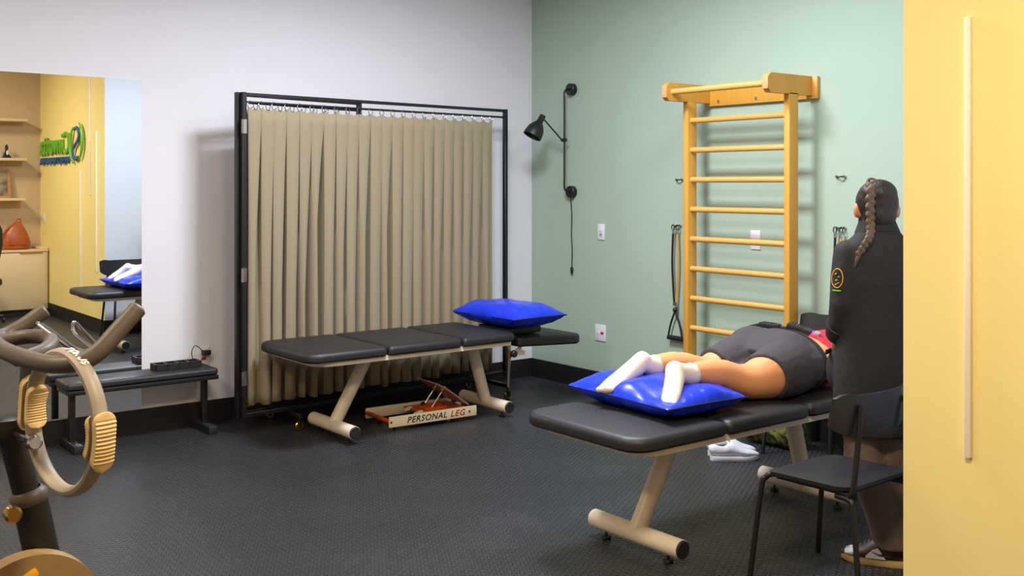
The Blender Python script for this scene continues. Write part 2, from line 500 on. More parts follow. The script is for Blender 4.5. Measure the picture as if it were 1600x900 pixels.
# ------------------------------------------------------------------ pillows
def pillow(lx, ly, h, seed, sag):
    rnd = random.Random(seed)
    b = new()
    nu, nv = 44, 60
    ph = [rnd.uniform(0, 6.28) for _ in range(8)]
    def pt(i, j, s):
        u = -1 + 2 * i / nu; v = -1 + 2 * j / nv
        e = max(0, (1 - abs(u) ** 3.0)) ** .56 * max(0, (1 - abs(v) ** 4.0)) ** .52
        px = .07 * (1 - v * v)
        pv = .05 * (1 - u * u)
        x = u * lx / 2 * (1 - .55 * px * (1 - abs(u) * 0)) ; y = v * ly / 2 * (1 - .5 * pv)
        edge = (1 - e)
        wr = (math.sin(9 * u + 5 * v + ph[0]) * .4 + math.sin(17 * v + ph[1] + 3 * u) * .5 + math.sin(23 * u - 7 * v + ph[2]) * .35)
        z = s * h / 2 * e
        z += wr * .006 * min(1, e * 3) * edge ** .5
        z += .006 * math.sin(6 * u + ph[3]) * math.sin(5 * v + ph[4]) * (1 if s > 0 else .2) * min(1, e * 2)
        z += sag(u, v, s) * (e if s > 0 else min(1, e))
        return Vector((x, y, z))
    T = [[b.verts.new(pt(i, j, 1)) for j in range(nv + 1)] for i in range(nu + 1)]
    B = [[T[i][j] if i in (0, nu) or j in (0, nv) else b.verts.new(pt(i, j, -1)) for j in range(nv + 1)] for i in range(nu + 1)]
    for i in range(nu):
        for j in range(nv):
            b.faces.new((T[i][j], T[i + 1][j], T[i + 1][j + 1], T[i][j + 1]))
            f = (B[i][j], B[i][j + 1], B[i + 1][j + 1], B[i + 1][j])
            if len(set(f)) > 2:
                try: b.faces.new(f)
                except ValueError: pass
    edge = [T[0][j].co.copy() for j in range(nv + 1)]
    edge2 = [T[i][0].co.copy() for i in range(nu + 1)]
    return b, edge, edge2
def add_pillow(label, loc, rz, lx, ly, h, seed, sag=lambda u, v, s: 0):
    t = thing('pillow', label, 'pillow', loc, rz, 'blue vinyl pillows')
    b, e, e2 = pillow(lx, ly, h, seed, sag)
    b2 = new(); tube(b2, e2, .005, 6)
    put('cover', b, 'blue_vinyl', t)
    put('zip_seam', b2, 'dark_piping', t)
    return t
add_pillow('blue vinyl pillow on the headrest end of the table before the curtain', (-.94, -.885, .682), .04, .47, .72, .172, 3)
def sagB(u, v, s):
    z = 0
    if s > 0:
        for vv in (.35, -.42): z -= .020 * math.exp(-((v - vv) / .25) ** 2)
        z -= .055 * math.exp(-((v + .75) / .30) ** 2 - ((u + .75) / .35) ** 2)
    return z
add_pillow('blue vinyl pillow under the lying person\'s socked feet', (-2.125, -3.485, .668), -.05, .47, .68, .15, 11, sagB)

# ------------------------------------------------------------------ curtain screen
F0, F1, RE = Vector((-2.76, -.47, 0)), Vector((-.49, -.27, 0)), Vector((-1.775, -.22, 0))
R0 = Vector((-2.785, -.435, 0))
ZT = 2.19
scr = thing('curtain_screen', 'wheeled folding black metal screen hung with a pleated beige curtain', 'screen', (F0.x, F0.y, 0))
def square_bar(b, p, q, s=.03, updir=(0, 0, 1)):
    p = Vector(p); q = Vector(q); d = (q - p)
    ax = d.normalized()
    ay = Vector((0, 0, 1)).cross(ax) if abs(ax.z) < .9 else Vector((F1 - F0).normalized())
    obox(b, (p + q) / 2, (d.length, s, s), ax, ay, .003, 1)
def curtain(p0, p1, zt, zb, n, seed, inward):
    """inverted pleats: flat fronts with deep narrow folds that open downwards"""
    rnd = random.Random(seed)
    b = new()
    d = (p1 - p0); L = d.length; ax = d / L; nrm = Vector((ax.y, -ax.x, 0)) * inward
    wid = [rnd.choice((.22, .36, .46, .55)) * rnd.uniform(.9, 1.1) for _ in range(n + 1)]
    opn = [rnd.uniform(.30, .75) for _ in range(n + 1)]
    wd = [rnd.uniform(-.16, .16) for _ in range(n + 1)]; wd[0] = wd[-1] = 0
    hb = [rnd.uniform(-.012, .012) for _ in range(n + 1)]
    nf, nc, nz = 8, 12, 24
    cols = []
    for k in range(n):
        for i in range(nf + nc):
            col = []
            for j in range(nz + 1):
                v = j / nz
                op = min(1, max(0, v - .05) / opn[k])
                w_ = .015 + wid[k] * op ** .8
                if i < nf:
                    q = i / nf; p = (1 - w_) * q
                    dep = (.010 + .010 * op) * math.sin(PI * q) * (1 if v > .04 else .4)
                else:
                    q = (i - nf) / nc; p = (1 - w_) + w_ * q
                    dep = -(.012 + .125 * min(1, op * 1.6)) * math.sin(PI * q ** .8) ** .6
                kk = k + p
                sh = (wd[k] * (1 - p) + wd[k + 1] * p) * v
                pos = p0 + ax * L * ((kk + sh) / n) + nrm * (dep + .005 * math.sin(5 * v + 2 * k))
                scal = .007 * math.cos(2 * PI * p) * max(0, 1 - v * 12)
                col.append(b.verts.new((pos.x, pos.y, zt + (zb - zt) * v + scal + hb[k] * v)))
            cols.append(col)
    cols.append([b.verts.new((p1.x, p1.y, zt + (zb - zt) * j / nz)) for j in range(nz + 1)])
    for c, e in zip(cols, cols[1:]):
        for j in range(nz): b.faces.new((c[j], e[j], e[j + 1], c[j + 1]))
    return b, ax, nrm
def ring_bm(c, ax, r=.0245, wire=.0027):
    b = new()
    up = Vector((0, 0, 1)); side = Vector((-ax.y, ax.x, 0))
    tl = (side * .35 + ax * .94).normalized()
    tube(b, [Vector(c) + (up * math.cos(q) + tl * math.sin(q)) * r for q in [2 * PI * k / 18 for k in range(18)]], wire, 6, closed=True)
    return b
def panel(a, e, top_from, n, seed, inward, cur0, cur1, post_a=True):
    for nm, p in (('post', a), ('post', e)):
        b = new(); square_bar(b, (p.x, p.y, .10), (p.x, p.y, ZT), .032); put(nm, b, 'black_metal', scr, True)
    ax = (e - a).normalized()
    b = new(); square_bar(b, (a.x, a.y, ZT - .014), (e.x, e.y, ZT - .012), .022); put('top_rail', b, 'black_metal', scr, True)
    b = new(); square_bar(b, (a.x, a.y, .12), (e.x, e.y, .12), .028); put('bottom_rail', b, 'black_metal', scr, True)
    zr = ZT - .063
    b = new(); cyl(b, (a.x, a.y, zr), (e.x, e.y, zr), .008, 10); rod = put('curtain_rod', b, 'black_metal', scr, True)
    p0 = a + ax * cur0; p1 = a + ax * cur1
    b, cx, nr = curtain(p0, p1, zr - .043, .175, n, seed, inward)
    o = put('curtain', b, 'curtain', scr, True)
    sm = o.modifiers.new('cloth', 'SOLIDIFY'); sm.thickness = .002
    for k in range(n + 1):
        q = p0.lerp(p1, min(.995, max(.008, k / n)))
        b = ring_bm((q.x, q.y, zr - .016), ax); put('curtain_ring', b, 'chrome', scr, True)
panel(F0, F1, ZT, 22, 5, 1, .03, 2.14)
panel(R0, RE, ZT, 9, 8, 1, .04, .93)
for z in (1.97, 1.02, .36):
    b = new(); box(b, (F0.x - .022, F0.y - .020, z - .045), (F0.x + .014, F0.y - .0165, z + .045)); cyl(b, (F0.x - .015, F0.y - .022, z - .045), (F0.x - .015, F0.y - .022, z + .045), .006, 8)
    put('hinge', b, 'chrome', scr, True)
def caster(p, z=.0):
    b = new(); x, y = p
    cyl(b, (x, y - .010, .03), (x, y + .010, .03), .030, 18, .005)
    w_ = put('caster', b, 'brass', scr, True)
    b = new(); box(b, (x - .016, y - .016, .05), (x + .022, y + .016, .058)); box(b, (x - .008, y + .011, .02), (x + .010, y + .016, .055)); box(b, (x - .008, y - .016, .02), (x + .010, y - .011, .055)); cyl(b, (x, y, .055), (x, y, .085), .008, 8)
    put('fork', b, 'black_metal', w_, True)
for x, y0, y1 in ((-2.43, -.59, -.15), (-.74, -.62, -.12)):
    b = new(); square_bar(b, (x, y0 - .02, .095), (x, y1 + .02, .095), .028); put('foot_bar', b, 'black_metal', scr, True)
    caster((x, y0)); caster((x, y1))

# ------------------------------------------------------------------ leg trainer under the table
dv = thing('leg_trainer', 'cream and orange leg exercise device lying on the floor beneath the table', 'exercise device', (-1.655, -.850, 0), math.radians(-3.5))
HL, HW = .335, .165
sides = []
for s in (-1, 1):
    b = new(); box(b, (-HL, s * HW - .006, .028), (HL, s * HW + .006, .098), .006, 2)
    o = put('side_plate', b, 'plastic_ivory', dv); sides.append(o)
    for x in (-HL + .015, HL - .06):
        b = new(); cyl(b, (x, s * (HW + .004), .063), (x, s * (HW + .009), .063), .007, 10); put('bolt', b, 'black_metal', o)
for txt, x, m in (('PERSONAL', -.205, 'ink_black'), ('LEG', .125, 'ink_red')):
    b = text_bm(txt, .056, .0008, .25, .0006, 1.12)
    xs = [v.co.x for v in b.verts]; wd_ = max(xs) - min(xs); k = (.30 if txt == 'PERSONAL' else .115) / wd_
    xform(b, frame_m((x, -HW - .0068, .045), (1, 0, 0), (0, 0, 1)) @ Matrix.Diagonal((k, 1, 1, 1)))
    put('lettering', b, m, sides[0], smooth=False)
b = new(); cyl(b, (-HL + .012, -HW, .066), (-HL + .012, HW, .066), .014, 14); put('cross_bar', b, 'orange_paint', dv)
b = new(); box(b, (-.05, -HW + .01, .072), (HL - .04, HW - .01, .082), .003); box(b, (.0, -.05, .082), (.17, -.03, .096)); box(b, (.0, .03, .082), (.17, .05, .096))
put('deck_plate', b, 'orange_paint', dv)
for s in (-1, 1):
    for k in range(3):
        b = new(); cyl(b, (-.085 + k * .02, s * .075 - .012, .072 + .004 * k), (-.085 + k * .02, s * .075 + .012, .072 + .004 * k), .013, 12, .004); put('roller', b, 'plastic_ivory', dv)
b = new()
A = Vector((HL - .05, 0, .098)); Bp = Vector((.045, 0, .262))
prism(b, [(A.x, -HW + .02, A.z), (A.x, HW - .02, A.z), (Bp.x, HW - .02, Bp.z), (Bp.x + .02, -HW + .08, Bp.z - .008), (Bp.x + .07, -HW + .025, Bp.z - .04)], (.006, 0, .008))
put('foot_plate', b, 'clear_red', dv, smooth=False)
for y in (-.045, .06):
    b = new(); cyl(b, (.15, y, .212), (.05, y, .09), .005, 8); st = put('strut', b, 'chrome', dv)
    b = new(); box(b, (.13, y - .01, .20), (.16, y + .01, .225), .003); put('bracket', b, 'plastic_ivory', st)
b = new(); cyl(b, (.05, .055, .09), (.05, .075, .105), .016, 10, .004); put('knob', b, 'black_plastic', dv)
for y in (-.10, .10):
    b = new(); cyl(b, (HL + .012, y - .012, .045), (HL + .012, y + .012, .045), .028, 16, .004); put('wheel', b, 'plastic_ivory', dv)
    b = new(); cyl(b, (.15, y, 0), (.15, y, .03), .014, 10, .003); put('foot', b, 'plastic_ivory', dv)
    b = new(); cyl(b, (-.26, y, 0), (-.26, y, .03), .012, 10, .003); put('foot', b, 'black_rubber', dv)

# ------------------------------------------------------------------ bench, charging dock, wall plates
bn = thing('bench', 'low black padded bench with metal legs below the mirror', 'bench', (-3.34, -.19, 0))
b = new(); pad(b, -3.80, -2.865, -.325, -.065, .372, .418, (.02,) * 4, .018, .004); put('seat', b, 'leather_black', bn, True)
b = new(); box(b, (-3.79, -.32, .345), (-2.862, -.07, .372), .004); put('seat_board', b, 'black_metal', bn, True)
for x in (-3.735, -2.91):
    b = new(); box(b, (x - .018, -.208, .04), (x + .018, -.172, .346), .003); lg = put('leg', b, 'black_metal', bn, True)
    b = new(); box(b, (x - .028, -.345, 0), (x + .028, -.045, .05), .006); put('foot', b, 'black_plastic', bn, True)
    for y in (-.265, -.115):
        sx = -.055 if x < -3 else .048
        b = new(); cyl(b, (x + sx - .004, y, .358), (x + sx, y, .358), .006, 8); put('bolt', b, 'chrome', bn, True)
dk = thing('charging_dock', 'black charging tray with four slots on the bench', 'charger', (-3.09, -.185, .4225))
b = new(); box(b, (-3.24, -.24, .4225), (-2.945, -.13, .434), .003); box(b, (-3.24, -.24, .43), (-2.945, -.228, .462)); box(b, (-3.24, -.142, .43), (-2.945, -.13, .462))
for x in (-3.24, -3.169, -3.0985, -3.028, -2.957): box(b, (x, -.24, .43), (x + .012, -.13, .462))
put('tray', b, 'black_plastic', dk, True, smooth=False)
b = new(); tube(b, smooth_path([(-2.965, -.15, .45), (-2.965, -.12, .50), (-2.93, -.08, .535), (-2.885, -.05, .515), (-2.85, -.035, .478)]), .003, 6); put('cable', b, 'black_rubber', dk, True)
b = new(); box(b, (-2.858, -.052, .462), (-2.803, -.012, .492), .004); put('plug', b, 'black_plastic', dk, True)

def wall_plate(label, c, normal, wd, ht, kind):
    """c: centre on the wall, normal: 'y-' white wall, 'x-' green or yellow wall"""
    t = thing('wall_outlet', label, 'outlet', c)
    U = Vector((1, 0, 0)) if normal == 'y-' else Vector((0, -1, 0))
    Nn = Vector((0, -1, 0)) if normal == 'y-' else Vector((-1, 0, 0))
    Z = Vector((0, 0, 1))
    def slab(name, u, z, w_, h_, d0, d1, m, par):
        b = new(); obox(b, Vector(c) + U * u + Z * z + Nn * (d0 + d1) / 2, (w_, h_, d1 - d0), U, Z, min(.002, (d1 - d0) * .4), 2)
        return put(name, b, m, par, True)
    p = slab('cover_plate', 0, 0, wd, ht, 0, .008, 'plate_white', t)
    if kind == 'switch_socket':
        slab('switch', 0, .018, .026, .030, .006, .012, 'plate_white', t); slab('socket', 0, -.020, .028, .022, .006, .0095, 'sneaker_grey', t)
    if kind == 'double':
        slab('socket', -.022, 0, .032, .022, .006, .0105, 'plate_white', t); slab('socket', .022, 0, .032, .020, .006, .0105, 'socket_red', t)
    if kind == 'red':
        slab('socket', -.004, .014, .034, .022, .006, .0105, 'plate_white', t); slab('socket', -.004, -.018, .034, .020, .006, .0105, 'socket_red', t)
    return t
wall_plate('white double socket with red outlet by the bench plug', (-2.835, 0, .452), 'y-', .075, .125, 'red')
wall_plate('white switch plate on the green wall right of the lamp cord', (0, -.853, 1.232), 'x-', .072, .122, 'switch_socket')
wall_plate('square white plate with red socket low on the green wall', (0, -.845, .452), 'x-', .115, .125, 'double')
wall_plate('plain white cover plate behind the wooden wall bars', (0, -2.345, 1.232), 'x-', .08, .125, 'blank')
wall_plate('white switch plate on the yellow wall near the cabinet', (YX, -7.09, 1.18), 'x-', .075, .125, 'switch_socket')

# ------------------------------------------------------------------ wall bars
wb = thing('wall_bars', 'tall honey coloured wooden wall bars on the green wall', 'wall bars', (-.1, -2.37, 0))
YA, YB = -1.955, -2.785
for y in (YA, YB):
    b = new(); box(b, (-.255, y - .021, 0), (-.165, y + .021, 2.165), .004); put('upright', b, 'wood_honey', wb, True)
    b = new()
    prof = []
    for k in range(9):
        a = PI / 2 + PI * k / 8
        prof.append((-.425 + .06 * math.cos(a) * .6, 2.215 + .06 * math.sin(a)))
    prof += [(-.03, 2.155), (-.03, 2.275)]
    prism(b, [(x, y - .021, z) for x, z in prof], (0, .042, 0))
    br = put('bracket', b, 'wood_honey', wb, True)
    b = new(); box(b, (-.463, y - .0215, 2.175), (-.455, y + .0215, 2.255), .003); put('end_grain', b, 'wood_end', br, True)
b = new(); box(b, (-.03, YB - .06, 2.135), (-.001, YA + .03, 2.275), .003); bp_ = put('back_board', b, 'wood_honey', wb, True)
for y in (-2.05, -2.37, -2.70):
    b = new(); cyl(b, (-.034, y, 2.165), (-.029, y, 2.165), .012, 10); put('screw', b, 'chrome', bp_, True)
b = new(); cyl(b, (-.40, YB, 2.215), (-.40, YA, 2.215), .02, 16); put('top_rung', b, 'wood_rung', wb, True)
for k in range(10):
    z = 2.03 - .2 * k
    b = new(); cyl(b, (-.215, YB + .01, z), (-.215, YA - .01, z), .019, 16); put('rung', b, 'wood_rung', wb, True)

# ------------------------------------------------------------------ wall lamp
lp = thing('wall_lamp', 'black swing arm wall lamp with cone shade on the green wall', 'lamp', (-.05, -.525, 1.54))
for z in (2.355, 1.54):
    b = new(); cyl(b, (0, -.525, z), (-.045, -.525, z), .048, 24, .004); put('wall_base', b, 'black_metal', lp, True)
b = new(); tube(b, smooth_path([(-.04, -.525, 2.355), (-.075, -.525, 2.35), (-.095, -.525, 2.32), (-.095, -.525, 2.2), (-.095, -.525, 1.7), (-.095, -.525, 1.58), (-.075, -.525, 1.545), (-.04, -.525, 1.54)], 6), .008, 10); put('rod', b, 'black_metal', lp, True)
b = new(); cyl(b, (-.095, -.525, 1.935), (-.095, -.525, 1.965), .018, 14, .003); cyl(b, (-.075, -.525, 1.95), (-.125, -.525, 1.95), .012, 12); put('joint', b, 'black_metal', lp, True)
b = new(); cyl(b, (-.115, -.525, 1.945), (-.30, -.50, 2.12), .006, 10); put('arm', b, 'black_metal', lp, True)
b = new(); tube(b, [Vector((-.095, -.525, 1.965)) + Vector((.035 * math.cos(a) * .7, .035 * math.cos(a) * .7, .035 * math.sin(a))) for a in [2 * PI * k / 20 for k in range(20)]], .0025, 6, closed=True); put('cable_loop', b, 'black_rubber', lp, True)
ax = Vector((-.40, .10, -.72)).normalized()
b = new(); lathe(b, Vector((-.30, -.50, 2.13)) - ax * .01, [(0, 0), (.022, 0), (.025, .01), (.026, .06), (.045, .085), (.066, .12), (.074, .165), (.075, .19), (.072, .19), (.070, .165), (.060, .12), (.035, .09), (0, .08)], ax, 32); put('shade', b, 'black_metal', lp, True)
b = new(); tube(b, smooth_path([(-.03, -.525, 1.50), (-.014, -.52, 1.35), (-.010, -.512, 1.2), (-.012, -.523, 1.08), (-.010, -.518, .98), (-.012, -.522, .94)]), .004, 6); cd = put('cord', b, 'black_rubber', lp, True)
b = new(); box(b, (-.022, -.532, .895), (-.004, -.508, .94), .006); cyl(b, (-.013, -.526, .878), (-.013, -.526, .897), .003, 6); cyl(b, (-.013, -.514, .878), (-.013, -.514, .897), .003, 6); put('plug', b, 'black_plastic', cd, True)

# ------------------------------------------------------------------ wall anchors and elastic bands
def anchor(label, y, z):
    t = thing('wall_anchor', label, 'anchor', (0, y, z), group='wall anchors')
    for s in (-1, 1):
        b = new(); cyl(b, (0, y + s * .028, z), (-.016, y + s * .028, z), .009, 12, .002); put('mount', b, 'chrome', t, True)
    b = new(); tube(b, smooth_path([(-.012, y - .028, z), (-.032, y - .012, z - .002), (-.032, y + .012, z - .002), (-.012, y + .028, z)], 5), .0045, 8); put('eye_bar', b, 'black_metal', t, True)
anchor('small metal wall anchor left of the wall bars at eye level', -1.672, 1.634)
anchor('small metal wall anchor above the standing person\'s shoulder', -3.00, 1.648)
anchor('metal wall anchor holding the elastic band left of the wall bars', -1.655, 1.308)
anchor('metal wall anchor holding the elastic band behind the standing person', -3.00, 1.335)
def band(label, y, z, ext):
    t = thing('elastic_band', label, 'exercise band', (-.03, y, z - .8), group='elastic bands with handles')
    for s in (-1, 1):
        b = new(); tube(b, [Vector((-.035, y + s * .022, z - .014)) + Vector((0, .011 * math.cos(a), .019 * math.sin(a))) for a in [2 * PI * k / 14 for k in range(14)]], .0035, 6, closed=True); put('carabiner', b, 'black_metal', t, True)
        m = 'black_rubber' if s > 0 else 'band_orange'
        b = new(); tube(b, smooth_path([(-.035, y + s * .020, z - .045), (-.035, y + s * .028, z - .25), (-.035, y + s * .020, z - .42), (-.035, y + s * .008, z - .56)], 6), .0075, 8); tb = put('rubber_tube', b, m, t, True)
        b = new(); cyl(b, (-.035, y + s * .020, z - .03), (-.035, y + s * .020, z - .06), .0095, 10); put('ferrule', b, 'chrome', tb, True)
        b = new(); cyl(b, (-.035, y + s * .009, z - .545), (-.035, y + s * .009, z - .57), .0095, 10); put('ferrule', b, 'chrome', tb, True)
    b = new(); ball(b, (-.035, y, z - .60), .018, 12); put('swivel', b, 'black_metal', t, True)
    zh = z - .80
    b = new()
    tube(b, smooth_path([(-.035, y + .068, zh), (-.035, y + .045, zh + .09), (-.035, y + .008, zh + .175), (-.035, y - .008, zh + .175), (-.035, y - .045, zh + .09), (-.035, y - .068, zh)], 6), .007, 8); put('strap', b, 'black_rubber', t, True)
    b = new(); cyl(b, (-.035, y - .07, zh), (-.035, y + .07, zh), .017, 14, .004); put('grip', b, 'black_rubber', t, True)
band('elastic band with black handle hanging left of the wall bars', -1.655, 1.308, 0)
band('elastic band hanging on the wall behind the standing person', -3.00, 1.335, 0)

# ------------------------------------------------------------------ black chairs
def make_chair():
    # local: faces +y, origin on the floor under the seat centre
    t = thing('chair', '', 'chair')
    b = new()
    n = 26
    pts = rrect(-.215, .215, -.20, .20, (.07, .07, .06, .06), 6)
    def zf(x, y): return .452 - .012 * (1 - (x / .215) ** 2) * (1 - ((y) / .2) ** 2) - .014 * max(0, (y - .12) / .08) + .006 * max(0, (-y - .12) / .08)
    top = [b.verts.new((x, y, zf(x, y) + .0)) for x, y in pts]; ins = [b.verts.new((x * .8, y * .8, zf(x * .8, y * .8) + .006)) for x, y in pts]
    bot = [b.verts.new((x * .985, y * .985, zf(x, y) - .016)) for x, y in pts]
    N_ = len(pts)
    c = b.verts.new((0, 0, zf(0, 0) + .006))
    for k in range(N_):
        q = (k + 1) % N_
        b.faces.new((top[k], top[q], ins[q], ins[k])); b.faces.new((top[k], bot[k], bot[q], top[q])); b.faces.new((ins[k], ins[q], c))
    b.faces.new(bot)
    put('seat', b, 'black_plastic', t)
    # backrest: wide curved panel
    b = new()
    nu, nv = 20, 6
    for s in (0, 1):
        pass
    def bp(u, v, s):
        x = .262 * u
        zz = .722 + .080 * v * (1 - .34 * (max(0, abs(u) - .72) / .28) ** 2) + (.020 * max(0, abs(u) - .6) / .4)
        y = -.150 - .055 * (1 - u * u) - .012 * v + s
        return (x, y, zz)
    fr = [[b.verts.new(bp(-1 + 2 * i / nu, -1 + 2 * j / nv, .007)) for j in range(nv + 1)] for i in range(nu + 1)]
    bk = [[b.verts.new(bp(-1 + 2 * i / nu, -1 + 2 * j / nv, -.007)) for j in range(nv + 1)] for i in range(nu + 1)]
    for i in range(nu):
        for j in range(nv):
            b.faces.new((fr[i][j], fr[i + 1][j], fr[i + 1][j + 1], fr[i][j + 1])); b.faces.new((bk[i][j], bk[i][j + 1], bk[i + 1][j + 1], bk[i + 1][j]))
    for i in range(nu):
        for j in (0, nv): b.faces.new((fr[i][j], bk[i][j], bk[i + 1][j], fr[i + 1][j]))
    for j in range(nv):
        for i in (0, nu): b.faces.new((fr[i][j], fr[i][j + 1], bk[i][j + 1], bk[i][j]))
    put('backrest', b, 'black_plastic', t)
    for s in (-1, 1):
        b = new(); tube(b, smooth_path([(s * .17, .10, .428), (s * .19, .165, .432), (s * .202, .195, .415), (s * .212, .212, .36), (s * .235, .25, 0)], 5), .0115, 10); put('leg', b, 'black_metal', t)
        b = new(); tube(b, smooth_path([(s * .185, -.12, .41), (s * .195, -.185, .405), (s * .202, -.205, .36), (s * .225, -.25, 0)], 5), .0115, 10); put('leg', b, 'black_metal', t)
        b = new(); tube(b, smooth_path([(s * .19, -.17, .41), (s * .188, -.195, .45), (s * .17, -.203, .60), (s * .155, -.208, .76)], 5), .011, 10); put('back_post', b, 'black_metal', t)
        b = new(); tube(b, [(s * .185, -.18, .425), (s * .185, .15, .425)], .009, 8); put('side_rail', b, 'black_metal', t)
    b = new(); tube(b, [(-.185, -.15, .422), (.185, -.15, .422)], .009, 8); put('cross_rail', b, 'black_metal', t)
    return t
ch = make_chair()
ch.location = (-1.92, -4.30, 0); ch.rotation_euler = (0, 0, .02)
tag(ch, 'black chair with metal legs in front of the standing person', 'chair', 'black chairs')
c2 = copy_tree(ch)
c2.location = (-.285, -3.06, 0); c2.rotation_euler = (0, 0, PI / 2)
tag(c2, 'black chair beyond the treatment table beside the green wall', 'chair')

# ------------------------------------------------------------------ sneakers
def make_shoe(t, upper, sole, s=1, L=.285, accent=None, opening=True, lace='sneaker_white'):
    """local: toe at +x, heel at x=0, s mirrors left / right; parts go under t"""
    def outline(x):
        u = x / L
        w_ = .033 + .011 * math.sin(PI * min(1, max(0, u)) ** .8) + .010 * math.exp(-((u - .70) / .18) ** 2)
        return w_ * math.sqrt(max(0.0, 1 - (abs(u - .5) / .5) ** (12 if u < .5 else 6)))
    b = new()
    xs = [L * (.5 - .5 * math.cos(PI * k / 20)) for k in range(21)]
    rings = []
    for z, gr in ((0, .93), (.005, 1.0), (.020, 1.0), (.027, .97)):
        up = [(x if 0 < k < 20 else x, outline(x) * gr + .001, z + .010 * max(0, x / L - .82) / .18) for k, x in enumerate(xs)]
        lo_ = [(x, -outline(x) * gr - .001, zz) for x, _, zz in reversed(up)]
        rings.append([b.verts.new(((x - L / 2) * .995 + L / 2, y * s, zz)) for x, y, zz in up + lo_])
    n = len(rings[0])
    for a, c in zip(rings, rings[1:]):
        for k in range(n): b.faces.new((a[k], a[(k + 1) % n], c[(k + 1) % n], c[k]))
    b.faces.new(rings[0]); b.faces.new(rings[-1])
    put('sole', b, sole, t)
    b = new()
    prof = [(0.020, .092), (.028, .102), (.05, .097), (.08, .094), (.105, .106), (.125, .108), (.15, .094), (.18, .076), (.21, .063), (.24, .055), (.262, .048), (.276, .040)]
    secs = []
    for x, h in prof:
        wv = max(.024, outline(x * L / .285) * 1.02)
        secs.append((x * L / .285, 0, .022 + (h - .02) / 2, wv, (h - .018) / 2))
    limb(b, secs, up=(0, 0, 1), seg=20)
    for v in b.verts: v.co.z = max(v.co.z, .018)
    body = fuse(b, .0055, 2)
    up_o = put('upper', body, upper, t)
    if opening:
        b = new(); lathe(b, (.062, 0, .098), [(0, .004), (.026, .008), (.030, .004), (.033, -.002), (.030, -.01), (0, -.01)], (0, 0, 1), 20)
        for v in b.verts: v.co.x = .062 + (v.co.x - .062) * 1.55
        put('collar', b, 'sneaker_grey' if accent is None else accent, t)
    b = new(); obox(b, (.110, 0, .110), (.045, .036, .010), (-.45, 0, .89), (0, 1, 0), .005); put('tongue', b, upper, t)
    for k in range(5):
        x = .128 + .017 * k; z = .1085 - .0105 * k
        b = new(); tube(b, smooth_path([(x, -.026, z - .014), (x + .003, -.012, z), (x + .003, .012, z), (x, .026, z - .014)], 4), .0032, 6); put('lace', b, lace, t)
    return up_o
def sneaker(label, loc, rz, s, tilt=0):
    t = thing('sneaker', label, 'shoe', loc, rz, 'pair of white sneakers')
    u = make_shoe(t, 'sneaker_white', 'sneaker_white', s)
    b = new(); box(b, (.10, -.0445 * 1, .058), (.118, -.0425, .064)); put('tag', b, 'sneaker_grey', u)
    b = new(); tube(b, smooth_path([(.012, 0, .085), (-.006, 0, .098), (.004, 0, .108), (.016, 0, .098)], 4), .003, 6); put('pull_tab', b, 'sneaker_white', u)
    return t
dirc = math.atan2(-.617, .787)
sneaker('white sneaker nearer the camera under the lying person\'s table', (-.885, -2.725, 0), dirc + .03, 1)
sneaker('white sneaker behind its pair under the lying person\'s table', (-.812, -2.642, 0), dirc + .02, -1)

bg = thing('floor_bag', 'mottled green bag on the floor behind the white sneakers', 'bag', (-.33, -2.73, 0))
b = new()
ball(b, (-.30, -2.72, .12), (.12, .17, .12)); ball(b, (-.32, -2.62, .11), (.10, .12, .11)); ball(b, (-.30, -2.84, .10), (.11, .11, .10)); ball(b, (-.3, -2.72, .2), (.07, .11, .07))
for v in b.verts: v.co.z = max(v.co.z, .002)
put('bag_body', fuse(b, .014, 4), 'bag_green', bg, True)
b = new(); tube(b, smooth_path([(-.30, -2.80, .24), (-.34, -2.77, .30), (-.34, -2.68, .30), (-.30, -2.65, .24)], 6), .008, 8); put('carry_handle', b, 'bag_green', bg, True)

# ------------------------------------------------------------------ patient, lying face down
pt = thing('person', 'person lying face down in grey shorts, red shirt and white socks on the table', 'person', (-1.4, -3.54, .60))
LEGN = [(-2.09, -3.64, .762, .040), (-2.02, -3.645, .760, .050), (-1.95, -3.65, .752, .063), (-1.87, -3.66, .738, .069), (-1.79, -3.675, .708, .072), (-1.72, -3.69, .694, .082), (-1.62, -3.705, .708, .104), (-1.50, -3.70, .722, .120), (-1.38, -3.68, .735, .132)]
LEGF = [(-2.06, -3.385, .762, .040), (-1.99, -3.39, .760, .050), (-1.92, -3.395, .752, .062), (-1.85, -3.405, .738, .068), (-1.77, -3.415, .710, .070), (-1.71, -3.425, .695, .080), (-1.61, -3.435, .708, .104), (-1.50, -3.435, .722, .120), (-1.38, -3.44, .735, .132)]
PELV = [(-1.52, -3.55, .705, .20, .10), (-1.40, -3.55, .735, .280, .140), (-1.27, -3.55, .732, .280, .138), (-1.14, -3.55, .725, .25, .125), (-1.04, -3.545, .72, .205, .115), (-.92, -3.545, .715, .19, .112), (-.80, -3.545, .715, .195, .112), (-.70, -3.545, .71, .185, .095), (-.63, -3.545, .70, .11, .07)]
BUTT = [(-1.385, -3.66, .755, .130), (-1.385, -3.435, .755, .130)]
def grow(secs, g): return [tuple(s[:3]) + tuple(v + g for v in s[3:]) for s in secs]
b = new()
limb(b, LEGN[:7] + grow(LEGN[7:], -.016)); limb(b, LEGF[:7] + grow(LEGF[7:], -.016)); limb(b, grow(PELV[1:3], -.022) + PELV[3:4] + grow(PELV[4:], -.012))
for x, y, z, r in BUTT: ball(b, (x, y, z), (r - .02, r * .95 - .02, r * .98 - .02))
limb(b, [(-.66, -3.545, .70, .07), (-.56, -3.545, .695, .055), (-.50, -3.545, .695, .055)])
ball(b, (-.40, -3.545, .685), (.118, .077, .098), 20)
